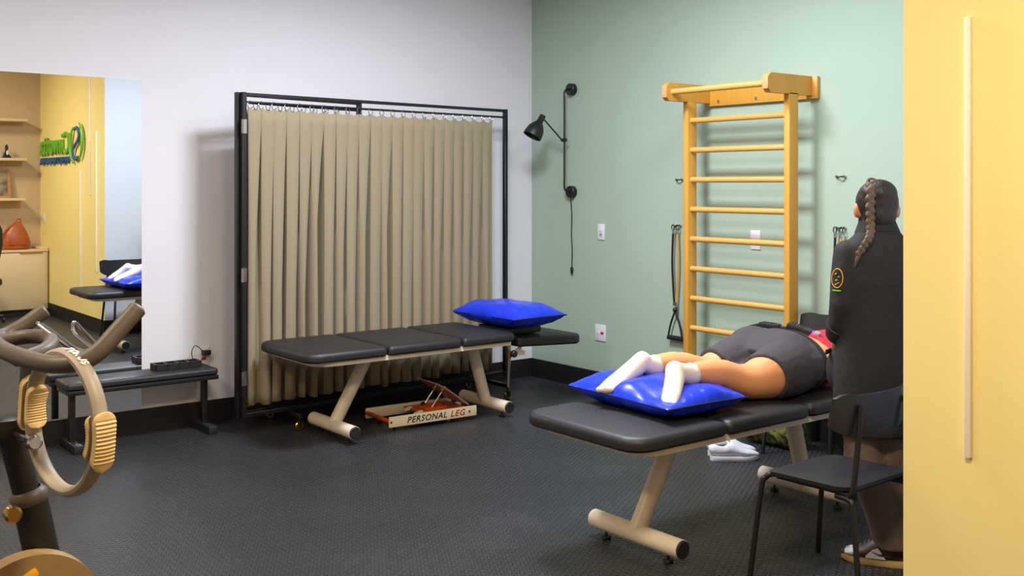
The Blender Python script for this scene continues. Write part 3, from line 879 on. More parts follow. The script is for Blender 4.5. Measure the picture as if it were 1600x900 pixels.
ball(b, (-.345, -3.545, .655), (.055, .055, .07)); ball(b, (-.42, -3.545, .592), (.018, .013, .02))      # jaw, nose
for s in (-1, 1): ball(b, (-.415, -3.545 + s * .08, .70), (.03, .012, .018))                                  # ears
for s in (-1, 1):                                                                                            # arms folded, hands under the forehead
    zz = .548 if s < 0 else .570
    limb(b, [(-.73, -3.545 + s * .17, .69, .056), (-.64, -3.545 + s * .225, .64, .048), (-.55, -3.545 + s * .235, .592, .042), (-.48, -3.545 + s * .185, zz + .012, .036), (-.42, -3.545 + s * .13, zz + .006, .026)], seg=14)
    limb(b, [(-.43, -3.545 + s * .14, zz + .005, .024, .018), (-.405, -3.545 + s * .105, zz, .038, .015), (-.395, -3.545 + s * .07, zz, .040, .014)], seg=12)
    for dx, ln in ((-.030, .056), (-.010, .070), (.010, .074), (.029, .062)):
        y0 = -3.545 + s * .072
        limb(b, [(-.395 + dx, y0, zz, .0085), (-.395 + dx * 1.15, y0 - s * ln * .5, zz + .003, .0085), (-.395 + dx * 1.2, y0 - s * ln, zz - .002, .0075)], seg=8)
    limb(b, [(-.365, -3.545 + s * .125, zz, .011), (-.345, -3.545 + s * .098, zz, .010), (-.338, -3.545 + s * .070, zz, .0085)], seg=8)
for v in b.verts:
    if v.co.x < -1.1: v.co.z = max(v.co.z, .606)
put('body', fuse(b, .0105, 5), 'skin', pt, True)
def foot(ankle, heel, toe, yaw):
    a, h, t_ = Vector(ankle), Vector(heel), Vector(toe)
    b = new()
    d = (t_ - h)
    up = (a - h).normalized()
    mid = h.lerp(t_, .5)
    limb(b, [(*(h + (a - h) * .28), .042, .044), (*(h.lerp(t_, .25) + (a - h) * .30), .043, .046), (*(h.lerp(t_, .55) + (a - h) * .20), .048, .037), (*(h.lerp(t_, .8) + (a - h) * .12), .053, .031), (*(t_ + (a - h) * .05), .046, .025)], up=up, seg=16)
    limb(b, [(*(a + Vector((.022, 0, .0))), .053), (*a, .049), (*(h.lerp(a, .35) + d * .06), .042)], seg=16)
    for k in range(5):
        lat = up.cross(d).normalized()
        q = t_ + lat * (-.034 + .017 * k) * yaw + (d.normalized()) * (.016 - .0035 * k)
        ball(b, q, (.014, .014, .014), 10)
    return fuse(b, .0065, 4)
put('sock', foot((-2.075, -3.64, .757), (-2.18, -3.632, .802), (-2.30, -3.735, .668), 1), 'sock_white', pt, True)
put('sock', foot((-2.045, -3.385, .757), (-2.115, -3.385, .805), (-2.345, -3.40, .692), -1), 'sock_white', pt, True)
b = new()
g = .013
limb(b, grow([(-1.635, -3.71, .705, .108, .104)] + LEGN[6:], g), endround=False); limb(b, grow([(-1.665, -3.43, .702, .102, .098)] + LEGF[6:], g), endround=False); ball(b, (-1.575, -3.565, .69), (.10, .13, .062)); limb(b, grow(PELV[:2] + [(-1.30, -3.55, .733, .280, .139), (-1.26, -3.55, .732, .272, .134)], g), endround=False)
for x, y, z, r in BUTT: ball(b, (x, y, z), (r + g, r * .95 + g, r * .98 + g))
for v in b.verts: v.co.z = max(v.co.z, .604); v.co.x += .24 * (v.co.y + 3.55) * min(1, max(0, (v.co.x + 1.40) / .15))
put('shorts', fuse(b, .0105, 4), 'shorts_grey', pt, True)
b = new(); limb(b, grow([(-1.24, -3.55, .729, .266, .131), (-1.28, -3.55, .732, .275, .136)], .017), endround=False, seg=40)
for v in b.verts: v.co.z = max(v.co.z, .604); v.co.x += .24 * (v.co.y + 3.55)
put('waistband', b, 'coat_black', pt, True)
b = new(); limb(b, grow([(-1.165, -3.55, .725, .250, .124), (-1.10, -3.545, .722, .232, .119)] + PELV[4:8], .016), endround=False, seg=28); limb(b, grow([(-.70, -3.545, .71, .15, .085), (-.62, -3.545, .70, .075, .06)], .016), endround=False)
for s in (-1, 1): limb(b, [(-.74, -3.545 + s * .15, .71, .075), (-.71, -3.545 + s * .225, .65, .068), (-.685, -3.545 + s * .275, .56, .06)], up=(1, 0, 0))
for v in b.verts: v.co.z = max(v.co.z, .604) if v.co.x < -1.1 else v.co.z; v.co.x += .24 * (v.co.y + 3.55) * min(1, max(0, (-1.0 - v.co.x) / .1))
put('shirt', fuse(b, .0115, 4), 'shirt_red', pt, True)
b = new(); ball(b, (-.405, -3.545, .715), (.122, .086, .088), 20); put('hair', fuse(b, .01, 2), 'hair_dark', pt, True)

# ------------------------------------------------------------------ laser therapy belt on the lower back
dvb = thing('therapy_device', 'black therapy belt with glowing lights on the lying person\'s lower back', 'device', (-1.17, -3.5, .89))
def mod(c, ax, up, size, nm, m='black_plastic', par=None):
    b = new(); obox(b, c, size, ax, Vector(up).cross(Vector(ax)), .005); return put(nm, b, m, par or dvb, True)
ax1 = Vector((.25, -.85, -.05)); up1 = Vector((.05, -.05, 1)); ax2 = Vector((.35, -.85, -.28)); up2 = Vector((.0, -.25, .95))
c1 = Vector((-1.215, -3.415, .880)); c2_ = Vector((-1.165, -3.555, .872))
m1 = mod(c1, ax1, up1, (.105, .05, .028), 'module', par=None); m2 = mod(c2_, ax2, up2, (.12, .055, .034), 'module')
for q in range(5):
    mod(c1 + ax1.normalized() * (-.032 + .014 * q) + up1.normalized() * .014, ax1, up1, (.006, .046, .004), 'rib', 'black_rubber', m1)
    mod(c2_ + ax2.normalized() * (-.038 + .014 * q) + up2.normalized() * .017, ax2, up2, (.006, .05, .004), 'rib', 'black_rubber', m2)
mod(c2_ + ax2.normalized() * .072, ax2, up2, (.012, .04, .02), 'status_light', 'led_blue', dvb)
mod(c2_ + ax2.normalized() * .092 + up2.normalized() * .002, ax2, up2, (.03, .045, .034), 'probe_head', 'sneaker_grey', dvb)
mod(c2_ + ax2.normalized() * .094 - up2.normalized() * .019, ax2, up2, (.024, .03, .006), 'laser_window', 'led_red', dvb)
b = new(); tube(b, smooth_path([c1 - ax1.normalized() * .05, c1 - ax1.normalized() * .13 + Vector((0, 0, -.035)), c1 - ax1.normalized() * .20 + Vector((0, 0, -.12))], 5), .009, 8, flat=.4); put('strap', b, 'black_rubber', dvb, True)
mod((c1 + c2_) / 2 + Vector((0, 0, -.002)), ax1, up1, (.05, .035, .012), 'link', 'black_rubber', dvb)

# ------------------------------------------------------------------ therapist, standing, seen from behind
TH = thing('person', 'standing person with braided hair, black coat and brown trousers', 'person', (-1.575, -4.260, 0), math.radians(-41))
b = new()   # body: x right, y forward
ball(b, (0, .02, 1.505), (.078, .094, .108), 24); ball(b, (0, .055, 1.45), (.05, .055, .055)); ball(b, (0, .118, 1.495), (.013, .018, .022), 10)
for s in (-1, 1):
    ball(b, (s * .087, .005, 1.488), (.013, .022, .034), 12)
    ball(b, (s * .030, .103, 1.52), (.013, .008, .008), 10)
ball(b, (0, .108, 1.455), (.024, .008, .008), 10)
limb(b, [(0, -.01, 1.34, .062), (0, 0, 1.42, .052), (0, .01, 1.46, .054)], up=(0, 1, 0))
limb(b, [(0, 0, .80, .14, .10), (0, 0, 1.0, .13, .095), (0, 0, 1.2, .15, .1), (0, 0, 1.33, .13, .08)], up=(0, 1, 0))
for s in (-1, 1):
    x1, x2 = (-.03, .045) if s < 0 else (.115, .165)
    limb(b, [(s * .07, 0, .85, .08), (x1 * .5 + s * .035, .0, .47, .055), (x2, -.05, .10, .04), (x2, -.05, .075, .038)], up=(0, 1, 0))
    limb(b, [(s * .125, 0, 1.31, .045), (s * .148, -.02, 1.07, .038), (s * .146, .06, .94, .034), (s * .142, .10, .88, .027)], up=(0, 1, 0))
    hx, hy, hz = s * .132, .105, .84
    limb(b, [(s * .142, .10, .88, .026, .018), (hx, hy, hz, .016, .036), (hx - s * .006, hy + .028, hz - .03, .015, .037)], up=(0, .7, .7), seg=12)
    for dx, ln in ((-.026, .058), (-.009, .07), (.009, .066), (.026, .052)):
        p = Vector((hx - s * .006, hy + .03 + dx * .7, hz - .03 + dx * .7))
        e = p + Vector((-s * .012, ln * .45, -ln * .5)); f = e + Vector((-s * .018, ln * .15, -ln * .3))
        limb(b, [(*p, .0085), (*e, .0085), (*f, .0075)], up=(1, 0, 0), seg=8)
    p = Vector((hx - s * .01, hy + .01, hz + .02)); limb(b, [(*p, .011), (*(p + Vector((-s * .02, .03, .0))), .010), (*(p + Vector((-s * .028, .055, -.015))), .0085)], up=(0, 0, 1), seg=8)
put('body', fuse(b, .010, 3), 'skin_dark', TH)
b = new()
limb(b, [(0, 0, .72, .14, .10), (0, 0, .86, .145, .105), (0, 0, .95, .14, .10)], up=(0, 1, 0))
for s in (-1, 1):
    x1, x2 = (-.03, .045) if s < 0 else (.115, .165)
    limb(b, [(s * .070, .0, .84, .085, .10), (s * .074, .0, .60, .080, .092), (x1 * .5 + s * .035, -.01, .42, .078, .086), (x1 * .4 + x2 * .6, -.034, .22, .078, .086), (x2, -.050, .10, .076, .088), (x2, -.052, .075, .078, .092)], up=(0, 1, 0), endround=False)
put('trousers', fuse(b, .012, 4), 'pants_brown', TH)
b = new()
limb(b, [(.01, .005, .545, .200, .155), (.01, .005, .62, .196, .152), (.01, .0, .78, .188, .145), (.005, .0, .95, .172, .138), (0, -.005, 1.08, .160, .130), (0, -.01, 1.2, .162, .128), (0, -.012, 1.29, .160, .114), (0, -.012, 1.345, .140, .095), (0, -.008, 1.385, .10, .078), (0, .0, 1.425, .071, .070), (0, .003, 1.45, .066, .068)], up=(0, 1, 0), endround=False, seg=28)
for s in (-1, 1):
    limb(b, [(s * .120, -.005, 1.312, .064, .070), (s * .138, -.015, 1.21, .060, .070), (s * .150, -.025, 1.09, .056, .066), (s * .152, .0, 1.02, .054, .064), (s * .145, .055, .955, .050, .056)], up=(0, 1, 0))
for s in (-1, 1): ball(b, (s * .135, .085, .795), (.058, .075, .105))
put('coat', fuse(b, .0115, 3), 'coat_black', TH)
for s in (-1, 1):
    b = new(); limb(b, [(s * .151, .012, 1.005, .060, .068), (s * .145, .058, .952, .057, .062)], up=(0, 1, 0), endround=False); put('cuff', b, 'coat_black', TH)
    b = new(); obox(b, (s * .172, .105, .875), (.010, .115, .022), (s * .85, .5, .1), (-.5 * s, .85, 0), .004); put('pocket_welt', b, 'coat_black', TH)
b = new(); limb(b, [(0, -.002, 1.395, .094, .084), (0, .003, 1.44, .076, .078), (0, .006, 1.465, .074, .076)], up=(0, 1, 0), endround=False, seg=26); put('collar', b, 'coat_black', TH)
# sleeve emblem: yellow ring, green figure
em = Vector((-.184, -.064, 1.205)); ex = Vector((.72, -.69, 0)).normalized(); nz = Vector((-.69, -.72, .10)).normalized(); ey = Vector((0, 0, 1)); ey = (ey - nz * ey.dot(nz)).normalized()
b = new(); tube(b, [em + ex * .026 * math.cos(a) + ey * .040 * math.sin(a) for a in [2 * PI * k / 26 for k in range(26)]], .002, 6, closed=True); eo = put('emblem', b, 'bike_yellow', TH)
for k, (u, v) in enumerate(((-.008, .018), (.006, .006), (-.004, -.008), (.005, -.020), (-.006, -.026))):
    b = new(); obox(b, em + ex * u + ey * v, (.010, .005, .002), ex + ey * .4, ey, .001); put('emblem_stitch', b, 'logo_green' if k % 2 else 'bike_yellow', eo)
b = new(); obox(b, em - ey * .052, (.04, .006, .002), ex, ey, .001); put('emblem_stitch', b, 'logo_green', eo)
# hair and braid
b = new(); ball(b, (0, .002, 1.522), (.088, .096, .098), 24); ball(b, (0, -.035, 1.475), (.072, .060, .07)); ball(b, (0, -.02, 1.56), (.078, .078, .063))
hb_ = fuse(b, .008, 4)
bmesh.ops.bisect_plane(hb_, geom=hb_.verts[:] + hb_.edges[:] + hb_.faces[:], plane_co=(0, .075, 1.50), plane_no=(0, 1, -.55), clear_outer=True)
put('hair', hb_, 'hair_dark', TH)
b = new()
path = smooth_path([(-.030, -.030, 1.610), (-.048, -.076, 1.585), (-.056, -.098, 1.54), (-.058, -.103, 1.49), (-.056, -.100, 1.445), (-.058, -.108, 1.405), (-.070, -.124, 1.375), (-.090, -.126, 1.345), (-.106, -.120, 1.315)], 3)
n = len(path)
for k, p in enumerate(path):
    r = .0195 * (1 - .45 * k / n); off = .0085 * (1 if k % 2 else -1)
    ball(b, (p.x + off, p.y, p.z), (r * .85, r * .8, r * .95), 12)
limb(b, [(*path[-1], .010), (-.116, -.114, 1.285, .009), (-.124, -.110, 1.255, .003)], up=(0, 1, 0), seg=10)
put('braid', fuse(b, .005, 1), 'hair_braid', TH)
b = new(); tube(b, [Vector((-.034, -.045, 1.606)) + Vector((.020 * math.cos(a), .010 * math.sin(a) , .018 * math.sin(a))) for a in [2 * PI * k / 14 for k in range(14)]], .005, 6, closed=True); put('hair_tie', b, 'hair_braid', TH)
# shoes
for s, rz, loc in ((-1, math.radians(160), (.105, -.075)), (1, math.radians(75), (.165, -.11))):
    sh = new(); sh.free()
    tmp = thing('shoe_tmp', '', 'x')
    u = make_shoe(tmp, 'sneaker_brown', 'sole_tan', 1, .27, 'sneaker_brown', True, 'black_rubber')
    side = 1 if s < 0 else -1
    for sd in (-1, 1):
        b = new(); prism(b, [(.085, sd * .0485, .034), (.115, sd * .047, .078), (.14, sd * .049, .066), (.165, sd * .052, .040), (.165, sd * .052, .034)], (0, sd * .003, 0)); p1_ = put('side_panel', b, 'sneaker_white', tmp, smooth=False)
        b = new(); prism(b, [(.045, sd * .046, .060), (.075, sd * .0495, .046), (.11, sd * .0515, .048), (.15, sd * .053, .066), (.115, sd * .0525, .055), (.085, sd * .051, .055)], (0, sd * .0035, 0)); put('swoosh', b, 'sneaker_brown', tmp, smooth=False)
    b = new(); limb(b, [(.19, 0, .045, .046, .024), (.225, 0, .041, .044, .018), (.245, 0, .038, .036, .014)], seg=18)
    for v in b.verts: v.co.z = max(v.co.z, .034)
    put('toe_box', b, 'sneaker_white', tmp)
    me_parts = list(tmp.children)
    # all shoe pieces hang on one sole mesh: person > shoe > pieces
    solo = [c for c in me_parts if c.name.startswith('sole')][0]
    solo.name = 'shoe'
    solo.parent = TH
    solo.location = (loc[0], loc[1], 0); solo.rotation_euler = (0, 0, rz)
    for c in me_parts:
        if c is not solo: c.parent = solo
    bpy.data.objects.remove(tmp)

# ------------------------------------------------------------------ exercise bike
bk = thing('exercise_bike', 'dark exercise bike with curved handlebar beside the mirror', 'exercise bike', (-4.9, -4.13, 0))
b = new(); tube(b, smooth_path([(-4.755, -4.405, 1.312), (-4.80, -4.412, 1.268), (-4.845, -4.418, 1.226), (-4.885, -4.405, 1.205), (-4.925, -4.35, 1.199), (-4.952, -4.24, 1.2), (-4.962, -4.10, 1.2), (-4.955, -3.96, 1.2), (-4.935, -3.87, 1.203), (-4.905, -3.845, 1.206), (-4.86, -3.84, 1.228), (-4.815, -3.84, 1.258)], 6), .0205, 14); put('handlebar', b, 'bike_bar', bk, True)
for p, d in (((-4.755, -4.405, 1.312), (.045, .007, .044)), ((-4.815, -3.84, 1.258), (.045, 0, .030))):
    b = new(); lathe(b, p, [(0, -.005), (.0208, -.005), (.0205, .005), (.015, .010), (0, .012)], d, 16); put('grip_end', b, 'bike_bar', bk, True)
b = new(); tube(b, smooth_path([(-4.953, -4.235, 1.2), (-4.905, -4.205, 1.208), (-4.868, -4.13, 1.215), (-4.858, -4.04, 1.217), (-4.885, -3.965, 1.213), (-4.953, -3.93, 1.2)], 7), .0185, 14); put('inner_loop', b, 'bike_bar', bk, True)
b = new(); tube(b, smooth_path([(-4.80, -4.16, 1.185), (-4.822, -4.12, 1.205), (-4.855, -4.06, 1.24), (-4.872, -4.035, 1.253), (-4.878, -4.05, 1.253), (-4.862, -4.09, 1.235), (-4.835, -4.15, 1.205), (-4.815, -4.18, 1.185)], 6), .0042, 8); put('bottle_rack', b, 'chrome', bk, True)
b = new(); tube(b, smooth_path([(-4.775, -4.24, 1.19), (-4.79, -4.225, 1.215), (-4.815, -4.20, 1.25), (-4.828, -4.185, 1.268), (-4.838, -4.20, 1.262), (-4.835, -4.22, 1.24), (-4.81, -4.25, 1.215), (-4.80, -4.265, 1.205), (-4.805, -4.27, 1.19)], 6), .0042, 8); put('bottle_rack', b, 'chrome', bk, True)
b = new(); obox(b, (-4.83, -4.15, 1.183), (.09, .16, .02), (1, 0, 0), (0, 1, 0), .008); box(b, (-4.95, -4.13, 1.165), (-4.80, -4.07, 1.19), .006); put('console_shelf', b, 'bike_black', bk, True)
b = new(); cyl(b, (-4.905, -4.10, 1.19), (-4.915, -4.10, 1.03), .024, 16); put('stem', b, 'bike_bar', bk, True)
b = new(); box(b, (-5.02, -4.15, .985), (-4.89, -4.05, 1.045), .012); put('slider', b, 'bike_black', bk, True)
b = new(); cyl(b, (-4.955, -4.16, 1.01), (-4.94, -4.24, 1.01), .009, 10); cyl(b, (-4.94, -4.235, 1.01), (-4.938, -4.27, 1.01), .018, 12, .005); put('clamp_lever', b, 'chrome', bk, True)
b = new(); cyl(b, (-4.955, -4.12, 1.0), (-4.915, -4.12, .83), .030, 18); put('inner_post', b, 'bike_black', bk, True)
P0, P1 = Vector((-4.917, -4.12, .855)), Vector((-4.835, -4.12, .44))
b = new(); cyl(b, P0, P1, .040, 22); put('post', b, 'bike_black', bk, True)
b = new(); d = (P0 - P1).normalized(); lathe(b, P0 - d * .015, [(.030, .03), (.036, .026), (.043, .018), (.043, 0), (.040, -.004)], d, 24); put('collar', b, 'bike_bar', bk, True)
b = new(); cyl(b, (-4.965, -4.16, .83), (-4.965, -4.19, .83), .02, 10, .005); put('adjust_knob', b, 'brass', bk, True)
FC = Vector((-4.93, -4.19, .570))
def disc(r0, r1, y0, y1, nm, m, par):
    b = new()
    seg = 48
    R = [[b.verts.new((FC.x + r * math.cos(2 * PI * k / seg), y, FC.z + r * math.sin(2 * PI * k / seg))) for k in range(seg)] for r, y in ((r0, y0), (r1, y0), (r1, y1), (r0, y1))]
    for q in range(4):
        a, c = R[q], R[(q + 1) % 4]
        for k in range(seg): b.faces.new((a[k], a[(k + 1) % seg], c[(k + 1) % seg], c[k]))
    return put(nm, b, m, par, True)
fw = disc(.108, .165, FC.y - .02, FC.y + .03, 'flywheel_guard', 'bike_cream', bk)
disc(.092, .110, FC.y - .012, FC.y + .02, 'rim', 'bike_black', bk)
disc(.012, .094, FC.y - .008, FC.y + .012, 'flywheel', 'bike_yellow', bk)
b = new(); cyl(b, FC + Vector((0, -.05, 0)), FC + Vector((0, .12, 0)), .014, 12); put('axle', b, 'chrome', bk, True)
b = new(); obox(b, (-4.99, -4.20, .66), (.16, .03, .022), (.80, 0, .42), (0, 1, 0), .005); put('brake_arm', b, 'bike_yellow', bk, True)
b = new(); tube(b, smooth_path([(-4.93, -4.21, .66), (-4.95, -4.22, .63), (-4.97, -4.215, .61), (-4.95, -4.21, .585), (-4.92, -4.2, .60)], 5), .007, 8); put('brake_spring', b, 'brass', bk, True)
b = new()
obox(b, (-5.10, -4.08, .42), (.62, .06, .09), (.94, 0, -.33), (0, 1, 0), .01); cyl(b, (-4.83, -4.09, .47), (-4.62, -4.09, .06), .03, 14); cyl(b, (-5.30, -4.08, .50), (-5.52, -4.08, .06), .03, 14); box(b, (-5.52, -4.11, .04), (-4.60, -4.05, .08), .006)
put('main_frame', b, 'bike_black', bk, True)
for x in (-5.52, -4.60):
    b = new(); cyl(b, (x, -4.36, .035), (x, -3.82, .035), .032, 16, .006); put('stabiliser', b, 'bike_black', bk, True)
b = new(); cyl(b, (-5.33, -4.08, .48), (-5.42, -4.08, .93), .026, 14); put('seat_post', b, 'chrome', bk, True)
b = new(); ball(b, (-5.50, -4.08, .96), (.10, .11, .04)); ball(b, (-5.38, -4.08, .965), (.13, .045, .03)); put('saddle', fuse(b, .01, 4), 'leather_black', bk, True)
b = new(); cyl(b, (-5.12, -4.17, .40), (-5.12, -4.00, .40), .05, 18, .006); obox(b, (-5.12, -4.18, .32), (.03, .018, .18), (1, 0, 0), (0, 1, 0), .004); obox(b, (-5.12, -3.99, .48), (.03, .018, .18), (1, 0, 0), (0, 1, 0), .004); put('crank', b, 'chrome', bk, True)
for y, z in ((-4.245, .24), (-3.925, .56)):
    b = new(); box(b, (-5.17, y - .05, z - .012), (-5.07, y + .05, z + .012), .006); put('pedal', b, 'bike_black', bk, True)

# ------------------------------------------------------------------ pilates ring hanging on the handlebar
RC = Vector((-4.898, -4.358, 1.069)); LAT = Vector((.21, -.978, 0)).normalized(); UPV = Vector((0, 0, 1))
rg = thing('pilates_ring', 'grey exercise ring with ribbed pads hanging on the bike handlebar', 'exercise ring', RC - Vector((0, 0, .17)))
NRM = LAT.cross(UPV)
RR = .153
def rp(a, r=RR): return RC + (LAT * math.cos(a) + UPV * math.sin(a)) * r
b = new(); tube(b, [rp(2 * PI * k / 64) for k in range(64)], .0125, 10, closed=True)
for v in b.verts:
    dd = (v.co - RC).dot(NRM); v.co += NRM * dd * .5
put('hoop', b, 'ring_grey', rg, True)
def grip_plate(a0, r0, r1, out):
    b = new(); nq, nw = 60, 8
    def P(q, w_, r):
        hw = .026 * math.sqrt(max(0.0, 1 - (max(0, abs(q) - .22) / .16) ** 2)) * (.86 + .14 * (q / .38) ** 2)
        rib = .0016 * math.cos(q * 2 * PI / .048) if abs(q) < .27 else 0
        rr = r + (rib if r == (r1 if out else r0) else 0) * (1 if out else -1) + (.004 if out else -.004) * (q / .38) ** 2 - .003 * (w_ ** 2) * (1 if out else -1)
        return rp(a0 + q, rr) + NRM * hw * w_
    G = [[[b.verts.new(P(-.38 + .76 * i / nq, -1 + 2 * k / nw, r)) for k in range(nw + 1)] for i in range(nq + 1)] for r in (r0, r1)]
    for g in G:
        for i in range(nq):
            for k in range(nw): b.faces.new((g[i][k], g[i + 1][k], g[i + 1][k + 1], g[i][k + 1]))
    for i in range(nq):
        for k in (0, nw): b.faces.new((G[0][i][k], G[0][i + 1][k], G[1][i + 1][k], G[1][i][k]))
    for k in range(nw):
        for i in (0, nq): b.faces.new((G[0][i][k], G[0][i][k + 1], G[1][i][k + 1], G[1][i][k]))
    return b
for a0 in (-.12, PI - .12):
    pd = put('grip_pad', grip_plate(a0, RR + .011, RR + .027, True), 'ring_pad', rg, True)
    put('inner_pad', grip_plate(a0, RR - .023, RR - .010, False), 'ring_pad', pd, True)
for k, ch_ in enumerate('TORUS'):
    a = 1.45 - .11 * k
    c = rp(a, RR + .0128)
    rr = (c - RC).normalized(); tg = rr.cross(NRM) * -1
    b = text_bm(ch_, .024, .0008, 0, .0008)
    X = Vector(tg); 
    if X.dot(LAT) < 0: X = -X
    Yv = NRM if X.cross(NRM).dot(rr) > 0 else -NRM
    xform(b, frame_m(c - X * .007 - Yv * .008, X, Yv)); put('lettering', b, 'ring_ink', rg, True, smooth=False)

# ------------------------------------------------------------------ yellow wall: profiles and sign
for lab, y, z0, z1 in (('white vertical profile on the yellow wall nearest its corner', -4.933, .654, 2.18), ('high white vertical profile on the yellow wall reaching toward the ceiling', -5.18, 1.48, 3.0), ('low white vertical profile on the yellow wall next to the sign', -5.51, .287, 1.766)):
    b = new(); box(b, (YX - .018, y - .011, z0), (YX, y + .011, z1), .002)
    t = put('wall_profile', b, 'strip_white'); tag(t, lab, 'wall profile', 'white profiles on the yellow wall')
sg = thing('wall_sign', 'green and blue raised clinic sign on the yellow wall', 'sign', (YX, -6.2, 2.06))
XS = YX - .03
def syz(y, z): return Vector((XS, y, z))
# emblem: two green arcs, blue double curve, grey needle (left edge of the sign is at larger y)
ey0, ez0 = -5.62, 2.065
for s in (1, -1):
    pts = []
    for k in range(17):
        a = -1.05 + 2.1 * k / 16
        pts.append(syz(ey0 + s * .235 * math.cos(a), ez0 + .235 * math.sin(a) + s * .02))
    b = new(); tube(b, pts, .03, 8, rs=[.010 + .020 * math.sin(PI * k / 16) for k in range(17)], flat=.6); put('green_arc', b, 'logo_green', sg, True)
pts = [(.06, .16), (-.02, .175), (-.09, .12), (-.08, .04), (.0, .0), (.09, -.06), (.11, -.13), (.03, -.18), (-.06, -.16)]
b = new(); tube(b, smooth_path([syz(ey0 - y * 1.2, ez0 + z) for y, z in pts], 6), .020, 8, flat=.8); put('blue_curve', b, 'logo_blue', sg, True)
b = new(); tube(b, smooth_path([syz(ey0 - y * 1.2, ez0 + z) for y, z in [(-.16, .18), (-.05, .06), (.06, -.05), (.17, -.20)]], 4), .008, 6); put('needle', b, 'logo_grey', sg, True)
def sign_text(s, y_start, y_end, z, hgt, m, bold):
    b = text_bm(s, 1.0, .012, 0, bold)
    xs = [v.co.x for v in b.verts]; ys = [v.co.y for v in b.verts]
    kx = (y_start - y_end) / (max(xs) - min(xs)); kz = hgt / (max(ys) - min(ys))
    xform(b, frame_m((XS + .012, y_start, z), (0, -1, 0), (0, 0, 1)) @ Matrix.Diagonal((kx, kz, 1, 1)) @ Matrix.Translation((-min(xs), -min(ys), 0)))
    put('lettering', b, m, sg, True, smooth=False)
sign_text('Cinvotta', -5.92, -7.18, 1.955, .26, 'logo_green', .012)
sign_text('FISIOTERAPIA', -5.95, -7.20, 1.84, .085, 'logo_blue', .01)

# ------------------------------------------------------------------ reception corner (seen in the mirror)
for lab, z, xr in (('cream wall shelf, topmost of three, seen in the mirror', 2.385, -2.26), ('cream wall shelf, middle of three, with a figurine', 1.905, -2.27), ('cream wall shelf, lowest of three, with a picture frame', 1.415, -2.29)):
    b = new(); box(b, (-3.7, FRONT, z - .016), (xr, FRONT + .24, z + .016), .003)
    t = put('wall_shelf', b, 'shelf_cream'); tag(t, lab, 'shelf', 'cream wall shelves')
CF = FRONT + .02
cb = thing('cabinet', 'low cream cabinet under the shelves beside the yellow wall', 'cabinet', (-2.95, CF + .2, 0))
b = new(); box(b, (-3.80, CF, .08), (YX - .016, CF + .40, .78), .003); put('cabinet_body', b, 'shelf_cream', cb, True)
b = new(); box(b, (-3.82, CF, .78), (YX - .016, CF + .42, .805), .003); box(b, (YX - .10, CF, .805), (YX - .016, CF + .40, .83), .003); put('top_board', b, 'shelf_cream', cb, True)
b = new(); box(b, (-3.78, CF + .02, 0), (YX - .03, CF + .37, .08)); put('plinth', b, 'baseboard_black', cb, True)
for x0, x1 in ((-3.79, -3.23), (-3.225, -2.665), (-2.66, YX - .04)):
    b = new(); box(b, (x0, CF + .40, .09), (x1, CF + .418, .77), .003); d_ = put('cabinet_door', b, 'shelf_cream', cb, True)
    b = new(); box(b, (x1 - .30, CF + .405, .765), (x1 - .04, CF + .43, .777)); put('handle', b, 'frame_wood', d_, True)
bgp = thing('backpack', 'brown leather backpack on the cream cabinet', 'bag', (-2.40, FRONT + .21, .805))
bx_, by_ = -2.40, FRONT + .21
b = new(); limb(b, [(bx_, by_, .82, .17, .12), (bx_, by_, .90, .175, .125), (bx_, by_, .99, .15, .10), (bx_ + .02, by_, 1.07, .10, .07), (bx_ + .03, by_, 1.12, .05, .035)], up=(0, 1, 0), seg=24)
for v in b.verts: v.co.z = max(v.co.z, .806)
put('bag_body', fuse(b, .012, 3), 'bag_leather', bgp, True)
b = new(); tube(b, smooth_path([(bx_ - .0, by_ + .03, 1.12), (bx_ - .10, by_ + .06, 1.06), (bx_ - .19, by_ + .08, .95), (bx_ - .20, by_ + .08, .86), (bx_ - .15, by_ + .09, .825)], 6), .012, 8, flat=.4); put('strap', b, 'bag_leather', bgp, True)
b = new(); tube(b, smooth_path([(bx_ + .0, by_, 1.12), (bx_ + .02, by_, 1.17), (bx_ + .06, by_, 1.17), (bx_ + .06, by_, 1.11)], 5), .008, 8); put('carry_loop', b, 'bag_leather', bgp, True)
b = new(); obox(b, (bx_, by_ + .125, .92), (.20, .012, .11), (1, 0, 0), (0, 1, 0), .005); put('front_pocket', b, 'bag_leather', bgp, True)
pf = thing('picture_frame', 'wooden picture frame leaning on the lowest shelf', 'picture frame', (-2.60, FRONT + .08, 1.431))
def pfm(u, d, z): return Vector((-2.60 + u, FRONT + .10 - .06 * z / .35 + d, 1.431 + z))
for (u0, u1, z0, z1) in ((-.17, .17, 0, .03), (-.17, .17, .33, .36), (-.17, -.14, .03, .33), (.14, .17, .03, .33)):
    b = new(); q = [pfm(u0, 0, z0), pfm(u1, 0, z0), pfm(u1, 0, z1), pfm(u0, 0, z1)]; prism(b, q, (0, .02, 0)); put('frame_bar', b, 'frame_wood', pf, True, smooth=False)
b = new(); prism(b, [pfm(-.145, .004, .025), pfm(.145, .004, .025), pfm(.145, .004, .335), pfm(-.145, .004, .335)], (0, .008, 0)); put('picture_panel', b, 'picture', pf, True, smooth=False)
fg = thing('figurine', 'small dark figurine with a white front on the middle shelf', 'figurine', (-2.48, FRONT + .13, 1.921))
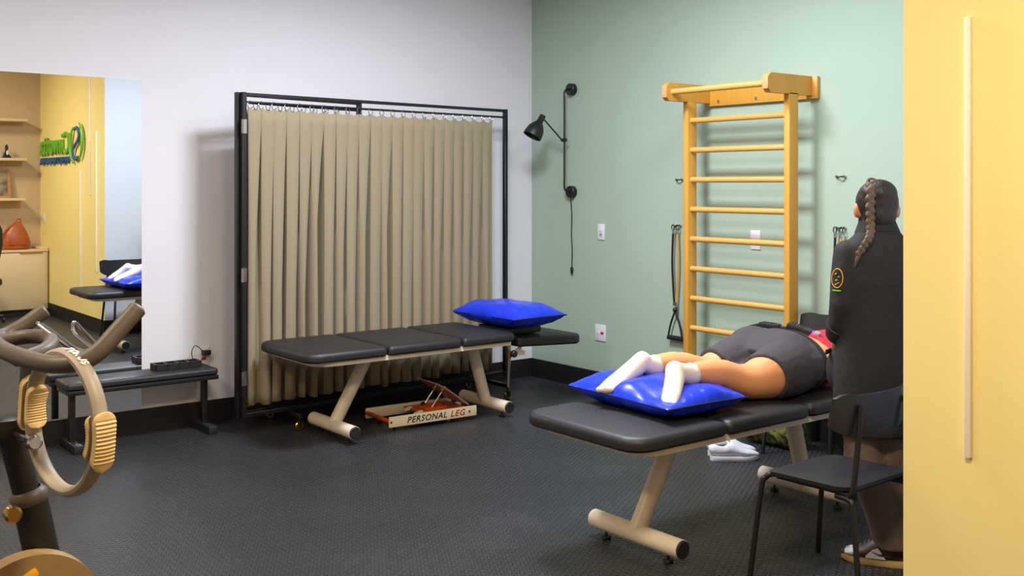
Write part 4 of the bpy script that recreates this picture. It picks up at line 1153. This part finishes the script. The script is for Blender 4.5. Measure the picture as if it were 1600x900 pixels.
b = new(); limb(b, [(-2.48, FRONT + .13, 1.935, .03), (-2.48, FRONT + .13, 1.98, .026), (-2.48, FRONT + .13, 2.02, .014), (-2.48, FRONT + .13, 2.05, .02), (-2.48, FRONT + .13, 2.075, .014)], up=(0, 1, 0)); box(b, (-2.53, FRONT + .09, 1.921), (-2.43, FRONT + .17, 1.935), .003); put('figure', b, 'coat_black', fg, True)
b = new(); ball(b, (-2.475, FRONT + .156, 1.985), (.014, .006, .03)); put('front', b, 'sneaker_white', fg, True)
for s in (-1, 1):
    b = new(); ball(b, (-2.48 + s * .038, FRONT + .14, 1.955), (.012, .012, .03)); put('wing', b, 'logo_blue' if s < 0 else 'brass', fg, True)
oc = thing('office_chair', 'dark office chair by the cabinet at the mirror\'s left edge', 'chair', (-2.93, -6.50, 0))
x_, y_ = -2.93, -6.50
b = new(); limb(b, [(x_, y_ + .20, .72, .19, .03), (x_, y_ + .22, .90, .22, .032), (x_, y_ + .25, 1.08, .21, .03), (x_, y_ + .27, 1.16, .17, .022)], up=(0, 1, 0), seg=24); put('backrest', b, 'leather_black', oc, True)
b = new(); pad(b, x_ - .23, x_ + .23, y_ - .22, y_ + .22, .44, .52, (.08,) * 4, .03); put('seat', b, 'leather_black', oc, True)
b = new(); tube(b, smooth_path([(x_, y_ + .05, .44), (x_, y_ + .22, .46), (x_, y_ + .27, .6), (x_, y_ + .25, .80)], 5), .02, 8); put('back_bar', b, 'black_metal', oc, True)
b = new(); cyl(b, (x_, y_, .08), (x_, y_, .44), .026, 14); put('gas_lift', b, 'black_metal', oc, True)
for k in range(5):
    a = 2 * PI * k / 5 + .3; e = Vector((x_ + .27 * math.cos(a), y_ + .27 * math.sin(a), .075))
    b = new(); tube(b, [(x_, y_, .10), e], .02, 8, rs=[.022, .014]); l_ = put('base_arm', b, 'black_plastic', oc, True)
    b = new(); cyl(b, (e.x - .012, e.y, .03), (e.x + .012, e.y, .03), .03, 14, .005); cyl(b, (e.x, e.y, .04), (e.x, e.y, .075), .006, 8); put('caster', b, 'black_plastic', l_, True)
